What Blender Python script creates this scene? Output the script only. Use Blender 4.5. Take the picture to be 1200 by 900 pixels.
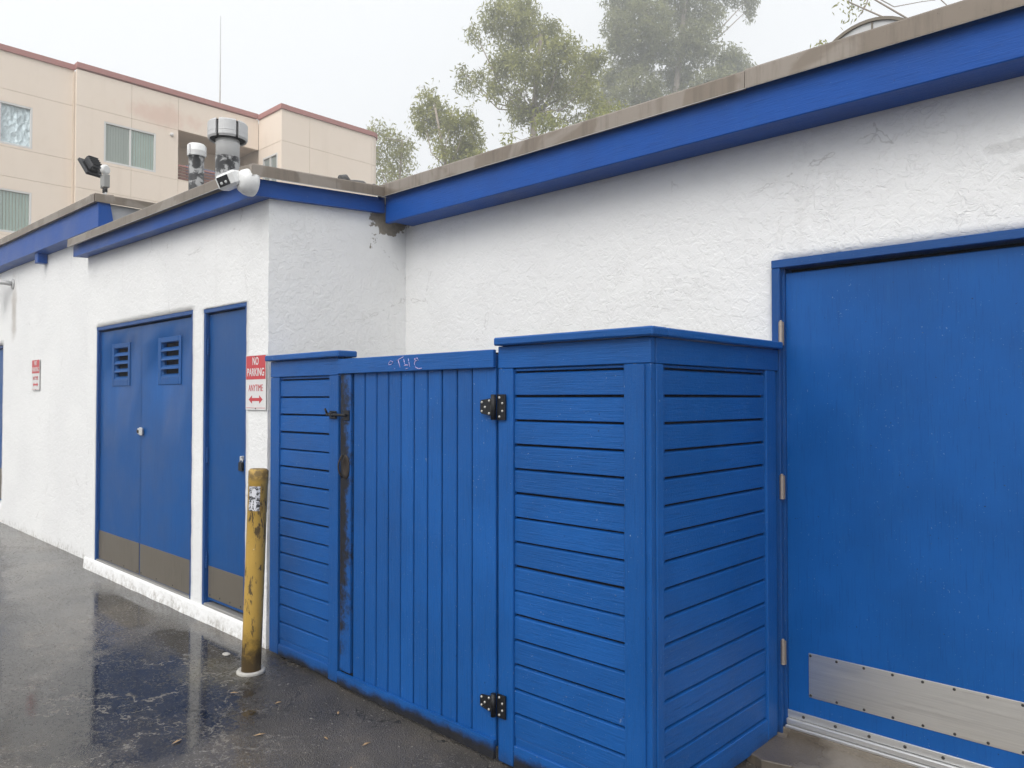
import bpy, bmesh, math, random
from mathutils import Vector, Matrix, noise
R = math.radians
random.seed(7)
for o in list(bpy.data.objects): bpy.data.objects.remove(o)
S = bpy.context.scene
C = S.collection

# ------------------------------------------------------------------ camera
EYE = Vector((0, 0, 1.5))
cd = bpy.data.cameras.new('camera'); cam = bpy.data.objects.new('camera', cd); C.objects.link(cam)
cd.sensor_width = 36; cd.lens = 26.85; cd.clip_start = 0.05; cd.clip_end = 2000
cam.location = EYE; cam.rotation_euler = (R(91.152), 0, R(43.595))
S.camera = cam
# ------------------------------------------------------------------ world, sun, exposure
SUN_EL, SUN_AZ = 42, 24                       # sun behind the camera, high, veiled by fog
w = bpy.data.worlds.new('World'); S.world = w; w.use_nodes = True
wn = w.node_tree; wn.nodes.clear()
sky = wn.nodes.new('ShaderNodeTexSky'); sky.sky_type = 'NISHITA'; sky.sun_disc = False
sky.sun_elevation = R(SUN_EL); sky.sun_rotation = R(180 + SUN_AZ); sky.dust_density = 6
hs = wn.nodes.new('ShaderNodeHueSaturation'); hs.inputs['Saturation'].default_value = 0.25
wn.links.new(sky.outputs[0], hs.inputs['Color'])
mx = wn.nodes.new('ShaderNodeMix'); mx.data_type = 'RGBA'; mx.inputs[0].default_value = 0.85
wn.links.new(hs.outputs[0], mx.inputs[6]); mx.inputs[7].default_value = (9.1, 9.3, 9.5, 1)   # fog deck: even and nearly white
bg = wn.nodes.new('ShaderNodeBackground'); bg.inputs['Strength'].default_value = 0.10
wn.links.new(mx.outputs[2], bg.inputs['Color'])
wo_ = wn.nodes.new('ShaderNodeOutputWorld'); wn.links.new(bg.outputs[0], wo_.inputs[0])
sd = bpy.data.lights.new('sun', 'SUN'); sun = bpy.data.objects.new('sun', sd); C.objects.link(sun)
sd.energy = 1.5; sd.angle = R(40); sd.color = (1, .97, .93)
sun.rotation_euler = (R(90 - SUN_EL), 0, R(SUN_AZ)); sun.location = (0, -5, 12)
S.view_settings.view_transform = 'Standard'; S.view_settings.look = 'None'
S.view_settings.exposure = 0.39; S.view_settings.gamma = 1
HAZE = 0.0046
try:
    S.cycles.max_bounces = 6; S.cycles.diffuse_bounces = 3; S.cycles.glossy_bounces = 3; S.cycles.transmission_bounces = 4; S.cycles.volume_bounces = 1
except Exception: pass

# layout aid: the point at a given distance along the view axis for a spot in the 1200x900 photograph
FW = Vector((-.6895, .7240, .0201)); RT = Vector((.7242, .6896, 0)); UP = RT.cross(FW)
def at(px, py, depth): return EYE + (FW + RT * ((px - 600) / 895) - UP * ((py - 450) / 895)) * depth

# ------------------------------------------------------------------ node helpers
class NT:
    def __init__(s, name):
        s.m = bpy.data.materials.new(name); s.m.use_nodes = True; s.t = s.m.node_tree
        s.b = s.t.nodes['Principled BSDF']; s.out = s.t.nodes['Material Output']
        s.pos = s.n('ShaderNodeNewGeometry').outputs['Position']
    def n(s, typ, **k):
        o = s.t.nodes.new(typ)
        for a, v in k.items(): setattr(o, a, v)
        return o
    def put(s, sock, v):
        if hasattr(v, 'node'): s.t.links.new(v, sock)
        else: sock.default_value = v
    def mapv(s, scale=(1, 1, 1), loc=(0, 0, 0), vec=None):
        m = s.n('ShaderNodeMapping'); s.put(m.inputs['Vector'], vec or s.pos)
        m.inputs['Scale'].default_value = scale; m.inputs['Location'].default_value = loc
        return m.outputs[0]
    def noise(s, scale, detail=4, rough=.55, dist=0, vec=None, col=False):
        m = s.n('ShaderNodeTexNoise'); s.put(m.inputs['Vector'], vec or s.pos)
        m.inputs['Scale'].default_value = scale; m.inputs['Detail'].default_value = detail
        m.inputs['Roughness'].default_value = rough; m.inputs['Distortion'].default_value = dist
        return m.outputs['Color' if col else 'Fac']
    def voro(s, scale, feature='F1', vec=None, out='Distance'):
        m = s.n('ShaderNodeTexVoronoi', feature=feature); s.put(m.inputs['Vector'], vec or s.pos)
        m.inputs['Scale'].default_value = scale
        return m.outputs[out]
    def math(s, op, a, b=0.0, clamp=False):
        m = s.n('ShaderNodeMath', operation=op, use_clamp=clamp); s.put(m.inputs[0], a); s.put(m.inputs[1], b)
        return m.outputs[0]
    def ss(s, x, a, b):                                   # smoothstep a..b -> 0..1
        m = s.n('ShaderNodeMapRange', interpolation_type='SMOOTHSTEP'); s.put(m.inputs[0], x)
        m.inputs[1].default_value = a; m.inputs[2].default_value = b
        return m.outputs[0]
    def rng(s, x, a, b, c, d):
        m = s.n('ShaderNodeMapRange'); s.put(m.inputs[0], x)
        for i, v in enumerate((a, b, c, d)): m.inputs[i + 1].default_value = v
        return m.outputs[0]
    def mix(s, f, a, b):
        m = s.n('ShaderNodeMix', data_type='RGBA'); s.put(m.inputs[0], f)
        s.put(m.inputs[6], (*a, 1) if isinstance(a, tuple) and len(a) == 3 else a)
        s.put(m.inputs[7], (*b, 1) if isinstance(b, tuple) and len(b) == 3 else b)
        return m.outputs[2]
    def xyz(s):
        m = s.n('ShaderNodeSeparateXYZ'); s.put(m.inputs[0], s.pos); return m.outputs
    def dist(s, p, scale=(1, 1, 1)):
        v = s.n('ShaderNodeVectorMath', operation='SUBTRACT'); s.put(v.inputs[0], s.pos); v.inputs[1].default_value = p
        q = s.n('ShaderNodeVectorMath', operation='MULTIPLY'); s.put(q.inputs[0], v.outputs[0]); q.inputs[1].default_value = scale
        l = s.n('ShaderNodeVectorMath', operation='LENGTH'); s.put(l.inputs[0], q.outputs[0]); return l.outputs['Value']
    def rand(s): return s.n('ShaderNodeObjectInfo').outputs['Random']
    def bump(s, h, strength=.5, d=.01, normal=None):
        m = s.n('ShaderNodeBump'); s.put(m.inputs['Height'], h); s.put(m.inputs['Strength'], strength); m.inputs['Distance'].default_value = d
        if normal: s.put(m.inputs['Normal'], normal)
        return m.outputs[0]
    def set(s, **k):
        nm = dict(col='Base Color', rough='Roughness', metal='Metallic', normal='Normal', spec='Specular IOR Level', alpha='Alpha', trans='Transmission Weight', coat='Coat Weight', coatr='Coat Roughness')
        for a, v in k.items():
            if a == 'col' and isinstance(v, tuple) and len(v) == 3: v = (*v, 1)
            s.put(s.b.inputs[nm[a]], v)
        return s.m

def plain(name, col, rough=.5, metal=0, var=.15, scale=20, bump=.15):
    t = NT(name); n = t.noise(scale, 5)
    c = t.mix(n, tuple(v * (1 - var) for v in col), tuple(min(1, v * (1 + var)) for v in col))
    return t.set(col=c, rough=t.rng(n, .3, .7, max(0, rough - .08), rough + .08), metal=metal, normal=t.bump(t.noise(scale * 6, 3), bump, .003))

def stucco():
    t = NT('white_stucco')
    n1 = t.noise(21, 4, .6, .7)
    plate = t.ss(n1, .42, .58)                                       # knocked-down plateaus
    ridge = t.math('ABSOLUTE', t.math('SUBTRACT', t.noise(14, 3, .5, 1.0), .5))
    line = t.math('SUBTRACT', 1, t.ss(ridge, 0, .022))
    gate = t.math('MULTIPLY', line, t.ss(t.noise(3.5, 3, .6), .40, .66))
    fine = t.noise(72, 4, .72)
    h = t.math('ADD', t.math('MULTIPLY', plate, .20), t.math('MULTIPLY', fine, .34))
    h = t.math('SUBTRACT', h, t.math('MULTIPLY', gate, .20))
    big = t.noise(1.3, 3)
    col = t.mix(t.ss(big, .35, .7), (.86, .86, .855), (.90, .90, .89))
    col = t.mix(t.math('MULTIPLY', gate, .07), col, (.42, .40, .37))
    hc = t.voro(.9, 'DISTANCE_TO_EDGE', vec=t.mapv((1, 1, 1), (3.1, 1.7, .6)))                     # a few hairline cracks
    hw = t.math('ADD', hc, t.math('MULTIPLY', t.math('SUBTRACT', t.noise(9, 4, .6), .5), .10))
    col = t.mix(t.math('MULTIPLY', t.math('MULTIPLY', t.math('SUBTRACT', 1, t.ss(t.math('ABSOLUTE', hw), 0, .004)), t.ss(t.noise(1.7, 2), .52, .6)), .4), col, (.35, .33, .31))
    # splash dirt at the foot of the wall
    z = t.xyz()[2]
    foot = t.math('MULTIPLY', t.ss(t.math('ADD', t.math('MULTIPLY', z, -3.4), t.noise(6, 6, .65)), .30, .75), t.ss(t.noise(26, 3, .7), .38, .7))
    col = t.mix(t.math('MULTIPLY', foot, .75), col, (.36, .33, .29))
    specks = t.ss(t.noise(75, 4, .6), .72, .76)
    col = t.mix(t.math('MULTIPLY', specks, .12), col, (.3, .29, .27))
    # rain streaks
    st = t.noise(1, 5, .6, vec=t.mapv((9, 9, .5)))
    col = t.mix(t.math('MULTIPLY', t.ss(st, .60, .8), .13), col, (.45, .43, .40))
    # flaked-off plaster where the two roofs meet
    d = t.math('ADD', t.dist((-4.42, 3.36, 2.78), (1.0, 1.0, 1.6)), t.math('MULTIPLY', t.math('SUBTRACT', t.noise(14, 5, .65), .5), .22))
    bare = t.math('SUBTRACT', 1, t.ss(d, .150, .165))
    d2 = t.math('ADD', t.dist((-4.42, 3.22, 2.62), (1.6, 1.6, .8)), t.math('MULTIPLY', t.math('SUBTRACT', t.noise(34, 5, .7), .5), .7))
    fl = t.math('SUBTRACT', 1, t.ss(d2, -.05, -.03))
    bare = t.math('MAXIMUM', bare, fl)
    col = t.mix(bare, col, t.mix(t.noise(30, 5), (.20, .175, .14), (.40, .36, .30)))
    # grey trowel smears
    for p, sc in (((-.62, 3.51, 2.50), (4, 1, 16)), ((-.58, 3.51, 2.40), (9, 1, 22))):
        dd = t.math('ADD', t.dist(p, sc), t.math('MULTIPLY', t.math('SUBTRACT', t.noise(10, 4), .5), .9))
        col = t.mix(t.math('MULTIPLY', t.math('SUBTRACT', 1, t.ss(dd, .30, .5)), .26), col, (.42, .41, .39))
    # rust run under the wall bracket
    dd = t.math('ADD', t.dist((-10.75, 2.53, 2.62), (3.2, 1, 1.1)), t.math('MULTIPLY', t.math('SUBTRACT', t.noise(5, 4), .5), .6))
    col = t.mix(t.math('MULTIPLY', t.math('SUBTRACT', 1, t.ss(dd, .1, .55)), .5), col, (.33, .27, .21))
    return t.set(col=col, rough=.82, spec=.25, normal=t.bump(h, .9, .0075))

def blue(name, col, grain='z', rough=.42, grime=0.0, fleck=.32, grainb=.8, stile=0, old=0.0):
    """exterior enamel: brushed grain, chalky patches, paint flecks, grime with a shape of its own"""
    t = NT(name)
    sc = {'x': (1.2, 26, 26), 'y': (26, 1.2, 26), 'z': (26, 26, 1.2)}[grain]
    g = t.noise(6, 4, .65, .3, vec=t.mapv(sc))
    big = t.noise(2.2, 3, .6)
    c = t.mix(t.ss(big, .3, .7), tuple(v * .90 for v in col), tuple(v * 1.10 for v in col))
    rv = t.rand()
    c = t.mix(t.math('MULTIPLY', rv, .42), c, tuple(v * .72 for v in col))
    chalk = t.math('MULTIPLY', t.ss(t.noise(3, 5, .7, vec=t.mapv((5, 5, .8))), .5, .8), .08 + old)
    c = t.mix(chalk, c, (.04, .18, .45))
    c = t.mix(t.math('MULTIPLY', t.ss(g, .52, .70), .42), c, tuple(v * .55 for v in col))
    fl = t.math('MULTIPLY', t.ss(t.noise(120, 2, .5), .715, .745), t.ss(t.noise(5, 3), .40, .58))
    c = t.mix(t.math('MULTIPLY', fl, fleck), c, (.62, .68, .72))
    chip = t.math('MULTIPLY', t.ss(t.noise(20, 4, .7, vec=t.mapv((1, 1, .35))), .72, .74), fleck)
    c = t.mix(t.math('MULTIPLY', chip, .7), c, (.45, .52, .60))
    pit = t.ss(t.noise(60, 2, .5), .74, .77)
    c = t.mix(t.math('MULTIPLY', pit, .6), c, (.01, .015, .03))
    z = t.xyz()[2]
    low = t.ss(t.math('ADD', t.math('MULTIPLY', z, -6.0 - 8 * grime), t.noise(9, 6, .7)), .50, 1.05)
    gm = t.math('MULTIPLY', low, min(.97, .5 + grime))
    if stile:                                            # hand grime and mould round the latch
        d = t.dist((-3.595, 2.39, .95), (7.5, 1, .72))
        sg = t.math('SUBTRACT', 1, t.ss(t.math('ADD', d, t.math('MULTIPLY', t.math('SUBTRACT', t.noise(13, 7, .8), .5), 1.8)), .38, .85))
        gm = t.math('MAXIMUM', gm, t.math('MULTIPLY', sg, .97))
    c = t.mix(gm, c, t.mix(t.noise(30, 4), (.006, .006, .006), (.030, .026, .020)))
    h = t.math('ADD', t.math('MULTIPLY', g, .8), t.math('MULTIPLY', t.noise(90, 2), .3))
    return t.set(col=c, spec=.25, rough=t.math('ADD', t.rng(big, .3, .7, rough - .07, rough + .1), t.math('MULTIPLY', gm, .2), True), normal=t.bump(h, grainb, .004))

def metal_sheet(name, col, rough=.35, streak='z', metal=1.0, dirt=.4, dcol=(.1, .085, .07)):
    t = NT(name)
    sc = {'x': (.6, 40, 40), 'z': (40, 40, 1.0)}[streak]
    g = t.noise(5, 6, .7, vec=t.mapv(sc)); b = t.noise(3, 5)
    c = t.mix(g, tuple(v * .75 for v in col), tuple(min(1, v * 1.2) for v in col))
    dm = t.math('MULTIPLY', t.ss(t.math('ADD', t.math('MULTIPLY', g, .6), t.math('MULTIPLY', b, .5)), .52, .8), dirt)
    c = t.mix(dm, c, dcol)
    return t.set(col=c, metal=t.math('MULTIPLY', t.math('SUBTRACT', 1, dm), metal), rough=t.rng(g, .3, .7, rough - .06, rough + .12), normal=t.bump(g, .12, .002))

def coping_mat():
    t = NT('brown_coping'); p = t.noise(2.2, 4, .5, .8); st = t.noise(1, 6, .7, vec=t.mapv((22, 22, 1.5))); f = t.noise(40, 5, .7)
    c = t.mix(t.ss(p, .52, .58), (.215, .178, .142), (.29, .252, .215)); c = t.mix(t.math('MULTIPLY', t.ss(st, .48, .7), .5), c, (.13, .105, .083))
    c = t.mix(t.math('MULTIPLY', t.ss(f, .66, .72), .5), c, (.06, .05, .04))
    return t.set(col=c, metal=.25, rough=t.rng(p, .3, .7, .38, .55), normal=t.bump(t.noise(4, 3), .25, .02))

def asphalt():
    t = NT('wet_asphalt')
    x, y, z = t.xyz()[0:3]
    agg = t.voro(150); n = t.noise(70, 4, .7); big = t.noise(.9, 4, .6); med = t.noise(4.5, 4, .62)
    col = t.mix(n, (.017, .016, .0155), (.062, .057, .052))
    col = t.mix(t.ss(big, .4, .7), col, (.11, .096, .080))
    dry = t.ss(t.noise(2.1, 6, .65), .52, .66)
    grit = t.math('MULTIPLY', t.ss(t.noise(95, 4, .65), .57, .66), t.rng(med, .35, .65, .2, 1))
    col = t.mix(t.math('MULTIPLY', grit, .85), col, (.33, .305, .27))
    silty = t.math('MULTIPLY', t.ss(t.noise(7, 5, .7), .50, .66), t.ss(t.noise(1.6, 3), .40, .58))
    col = t.mix(t.math('MULTIPLY', silty, .45), col, (.17, .142, .108))
    spk = t.ss(t.noise(48, 2, .5), .70, .73)
    col = t.mix(t.math('MULTIPLY', spk, .7), col, (.42, .39, .34))
    # standing water: a broad shallow pool before the narrow door and patches of film elsewhere
    d1 = t.dist((-4.25, 1.55, -.06), (.85, 1.15, 0)); d2 = t.dist((-4.75, 2.16, -.06), (1.5, 4.5, 0)); d3 = t.dist((-5.1, .6, -.06), (.8, .8, 0))
    wob = t.math('ADD', t.math('MULTIPLY', t.math('SUBTRACT', t.noise(2.6, 6, .6), .5), 1.5), t.math('MULTIPLY', t.math('SUBTRACT', t.noise(13, 5, .6), .5), .5))
    pool = t.math('MINIMUM', t.math('MINIMUM', d1, d2), d3)
    pool = t.math('SUBTRACT', 1, t.ss(t.math('ADD', pool, wob), .55, .85))
    near = t.math('SUBTRACT', 1, t.ss(t.math('ADD', t.dist((-2.9, 2.25, -.08), (.62, 1.3, 0)), t.math('MULTIPLY', wob, .3)), .45, .95))     # drained strip along the gate
    film = t.math('MULTIPLY', t.rng(t.noise(1.7, 4, .6), .35, .6, .74, .97), t.math('SUBTRACT', 1, t.math('MULTIPLY', near, .85)))       # rain film over the rest
    wet = t.math('MAXIMUM', pool, film)
    # grit-filled cracks
    wv = t.n('ShaderNodeVectorMath', operation='MULTIPLY_ADD'); t.put(wv.inputs[0], t.noise(3.5, 4, .65, col=True)); wv.inputs[1].default_value = (.8, .8, 0); t.put(wv.inputs[2], t.pos)
    cr = t.voro(1.55, 'DISTANCE_TO_EDGE', vec=wv.outputs[0])
    crk = t.math('MULTIPLY', t.math('SUBTRACT', 1, t.ss(t.math('ADD', cr, t.math('MULTIPLY', t.math('SUBTRACT', t.noise(30, 5, .7), .5), .07)), -.006, .016)), t.ss(t.dist((-4.0, 1.35, -.06), (1, 1, 0)), 1.25, .75))
    col = t.mix(t.math('MULTIPLY', pool, .65), col, (.016, .016, .018))
    silt = t.math('MULTIPLY', t.math('SUBTRACT', 1, t.ss(t.math('ADD', t.dist((-4.25, 2.0, -.06), (2.2, 3.4, 0)), wob), .3, .9)), .5)
    col = t.mix(silt, col, (.13, .115, .075))
    col = t.mix(t.math('MULTIPLY', crk, .75), col, (.22, .20, .175))
    hair = t.voro(.62, 'DISTANCE_TO_EDGE', vec=wv.outputs[0])
    col = t.mix(t.math('SUBTRACT', 1, t.ss(hair, .001, .006)), col, (.008, .008, .008))
    dryamt = t.math('MAXIMUM', crk, t.math('MULTIPLY', t.ss(t.noise(52, 4, .75), .52, .585), t.rng(t.noise(4, 4, .65), .38, .64, .18, .9)))
    wet2 = t.math('MULTIPLY', wet, t.math('SUBTRACT', 1, t.math('MULTIPLY', dryamt, .85)))
    rough = t.rng(wet2, 0, 1, .50, .02)
    h = t.math('ADD', t.math('MULTIPLY', n, .7), t.math('MULTIPLY', agg, .6))
    stg = t.rng(wet2, 0, .95, 1.0, .015)
    return t.set(col=col, rough=rough, spec=.5, normal=t.bump(h, stg, .008))

def concrete():
    t = NT('pad_concrete'); n = t.noise(9, 7, .7); d = t.dist((-1.5, 3.3, -.03), (2.5, 2.2, 0))
    c = t.mix(n, (.16, .135, .105), (.34, .30, .25))
    damp = t.math('SUBTRACT', 1, t.ss(t.math('ADD', d, t.math('MULTIPLY', t.math('SUBTRACT', t.noise(7, 5), .5), .7)), .35, .6))
    c = t.mix(t.math('MULTIPLY', damp, .7), c, (.075, .058, .042))
    sp = t.ss(t.noise(90, 4, .7), .62, .7); c = t.mix(t.math('MULTIPLY', sp, .6), c, (.04, .035, .03))
    return t.set(col=c, rough=t.rng(damp, 0, 1, .75, .25), normal=t.bump(t.noise(70, 6, .7), .5, .006))

def beige():
    t = NT('beige_render'); b = t.noise(.55, 5, .6); f = t.noise(3, 6, .65)
    c = t.mix(b, (.86, .735, .61), (.91, .80, .69)); c = t.mix(t.math('MULTIPLY', t.ss(f, .5, .8), .35), c, (.80, .68, .56))
    d = t.math('ADD', t.dist((-28, 11.2, 11.75), (.2, .55, 1.6)), t.math('MULTIPLY', t.math('SUBTRACT', t.noise(1.6, 6, .65), .5), 1.7))
    c = t.mix(t.math('MULTIPLY', t.math('SUBTRACT', 1, t.ss(d, .1, .9)), .34), c, (.66, .34, .26))      # rusty water stain
    st = t.noise(1, 5, .65, vec=t.mapv((2.2, 2.2, .22))); c = t.mix(t.math('MULTIPLY', t.ss(st, .55, .8), .22), c, (.68, .57, .46))
    return t.set(col=c, rough=.9, spec=.2, normal=t.bump(t.noise(40, 4), .3, .01))

def bollard_paint():
    t = NT('scuffed_yellow'); x, y, z = t.xyz()[0:3]
    n = t.noise(9, 6, .7); c = t.mix(n, (.44, .27, .05), (.58, .37, .085))
    v = t.noise(1, 6, .7, .4, vec=t.mapv((26, 26, 7)))
    sc = t.ss(v, .55, .60); low = t.ss(t.math('ADD', t.math('MULTIPLY', z, -2.1), t.noise(16, 6, .75)), .12, .48)
    top = t.math('MULTIPLY', t.ss(z, 1.02, 1.055), t.ss(t.noise(24, 5), .35, .55))
    g = t.math('MAXIMUM', t.math('MAXIMUM', t.math('MULTIPLY', sc, .9), t.math('MULTIPLY', low, .85)), t.math('MULTIPLY', top, .7))
    c = t.mix(g, c, t.mix(t.noise(40, 4), (.02, .016, .012), (.11, .07, .035)))
    c = t.mix(t.ss(t.noise(50, 3), .74, .78), c, (.7, .65, .5))
    return t.set(col=c, rough=t.rng(g, 0, 1, .38, .65), normal=t.bump(t.math('SUBTRACT', n, sc), .4, .004))

def pipe_black():
    t = NT('tarred_pipe'); n = t.noise(11, 6, .7, .5)
    c = t.mix(t.ss(n, .48, .58), (.018, .018, .02), (.34, .34, .34))
    return t.set(col=c, rough=.5, normal=t.bump(n, .4, .004))

def leafmat(name, a, b):
    t = NT(name); n = t.noise(.9, 5, .6); f = t.noise(9, 2)
    c = t.mix(t.ss(t.math('ADD', t.math('MULTIPLY', n, .7), t.math('MULTIPLY', f, .3)), .38, .62), a, b)
    t.set(col=c, rough=.55, spec=.3)
    tr = t.n('ShaderNodeBsdfTranslucent'); t.put(tr.inputs['Color'], c)
    ms = t.n('ShaderNodeMixShader'); ms.inputs[0].default_value = .35
    t.t.links.new(t.b.outputs[0], ms.inputs[1]); t.t.links.new(tr.outputs[0], ms.inputs[2]); t.t.links.new(ms.outputs[0], t.out.inputs[0])
    return t.m

def glassy(name, col, rough=.06):
    t = NT(name); return t.set(col=col, rough=rough, spec=.6, normal=t.bump(t.noise(.8, 2), .04, .02))
def scrawl_mat():
    t = NT('pink_marker'); n = t.noise(95, 4, .7); return t.set(col=t.mix(t.ss(n, .40, .56), (.05, .14, .40), (.66, .50, .74)), rough=.7)
def foil():
    t = NT('crumpled_foil'); v = t.voro(5.5, vec=t.mapv((1, 1.6, .8))); n = t.noise(4, 6, .7, 1.5)
    return t.set(col=(.74, .86, .90), metal=.5, rough=.3, normal=t.bump(t.math('ADD', v, n), .9, .12))
def sticker_mat():
    t = NT('worn_sticker'); n = t.noise(70, 5, .7, .6)
    return t.set(col=t.mix(t.ss(n, .47, .53), (.03, .03, .035), (.62, .62, .66)), rough=.4)
def sheetred(name, col):
    t = NT(name); n = t.noise(18, 5); return t.set(col=t.mix(n, tuple(v * .85 for v in col), col), rough=.35, normal=t.bump(t.noise(60, 3), .05, .002))

M = dict(
    stucco=stucco(), asphalt=asphalt(), concrete=concrete(), beige=beige(),
    rawstucco=plain('grey_unpainted_stucco', (.40, .41, .43), .9, var=.2, scale=12, bump=.6),
    bx=blue('blue_wood_x', (.009, .098, .352), 'x'), by=blue('blue_wood_y', (.009, .098, .352), 'y'), bz=blue('blue_wood_z', (.009, .098, .352), 'z'),
    bgr=blue('blue_wood_grimy', (.009, .096, .345), 'x', grime=.65), bst=blue('blue_wood_stile', (.009, .096, .345), 'z', stile=1),
    bdoor=blue('blue_steel_door', (.005, .090, .335), 'z', rough=.40, fleck=.2, grainb=.10, old=.06), bdoor2=blue('faded_blue_steel_door', (.006, .082, .285), 'z', rough=.45, fleck=.08, grainb=.08, old=.05),
    bfr=blue('blue_door_frame', (.012, .075, .26), 'z', grainb=.25), bfrx=blue('blue_door_head', (.013, .08, .28), 'x', grainb=.8),
    fas=blue('blue_fascia', (.005, .080, .37), 'x', fleck=.15, grainb=.6), fasy=blue('blue_fascia_return', (.005, .080, .37), 'y', fleck=.15, grainb=.6),
    coping=coping_mat(),
    plate=metal_sheet('steel_plate', (.80, .77, .72), .34, 'x', .95, .05), oldplate=metal_sheet('dull_plate', (.20, .175, .14), .45, 'z', .5, .8, (.10, .085, .065)),
    alu=metal_sheet('aluminium_sill', (.75, .75, .74), .35, 'x', .8, .15), greysill=metal_sheet('grey_sill', (.42, .41, .39), .45, 'x', .5, .3),
    hingem=metal_sheet('rusty_hinge', (.42, .36, .31), .45, 'z', .7, .75, (.22, .07, .03)),
    black=plain('black_iron', (.012, .012, .013), .45, .3), screw=plain('pale_screw', (.6, .58, .54), .4, .5), darkscrew=plain('dark_screw', (.06, .055, .05), .5, .5),
    dark=plain('black_shade', (.006, .006, .007), .9), pull=plain('rusted_pull_gap_shade', (.035, .026, .02), .65, .2, .5, 40), galv=metal_sheet('galvanised', (.60, .60, .60), .5, 'z', .2, .3),  # dark: flat black painted in for shade in gaps and hollows
    whitepipe=plain('white_pipe_paint', (.84, .84, .83), .45, 0, .06, 9), tar=pipe_black(),
    camw=plain('camera_white', (.78, .78, .77), .3, 0, .03), lens=glassy('lens_glass', (.006, .006, .008), .08),
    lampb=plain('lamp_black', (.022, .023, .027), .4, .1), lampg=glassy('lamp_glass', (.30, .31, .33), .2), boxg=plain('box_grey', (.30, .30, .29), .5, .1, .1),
    felt=plain('mineral_felt', (.12, .12, .12), .95, 0, .8, 45, .6), yellow=bollard_paint(), ring=plain('white_collar', (.50, .48, .44), .7, 0, .45, 24, .4), sticker=sticker_mat(), stw=plain('sticker_white', (.72, .72, .76), .4, 0, .12, 60),
    sgw=sheetred('sign_white', (.80, .79, .78)), sgr=sheetred('sign_red', (.60, .035, .045)),
    pink=scrawl_mat(), mauve=plain('mauve_trim', (.42, .19, .17), .7, 0, .12, 3), wframe=plain('white_window_frame', (.74, .73, .71), .5, 0, .05),
    glass=glassy('window_glass', (.30, .335, .32)), blind=plain('pale_blind', (.66, .74, .69), .7, 0, .1, 2), shadeb=plain('grey_blind', (.45, .45, .42), .7, 0, .1, 2), foil=foil(),
    recess=plain('balcony_render', (.74, .63, .52), .9, 0, .12, 2), brown=plain('balcony_slat', (.20, .10, .08), .7), tarp=plain('blue_tarp', (.16, .20, .32), .6),
    bark=plain('pale_bark', (.36, .30, .25), .8, 0, .35, 5), leaf=leafmat('eucalyptus_leaf', (.19, .20, .06), (.42, .42, .125)), leafy=leafmat('young_leaf', (.24, .26, .055), (.38, .38, .10)), leafg=leafmat('grey_leaf', (.17, .18, .075), (.33, .335, .14)),
    roof=plain('roof_felt', (.16, .16, .16), .95), litter=plain('dry_leaf', (.36, .24, .13), .7, 0, .3, 60), pebble=plain('pale_stone', (.45, .43, .40), .7, 0, .2, 60),
)

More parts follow.
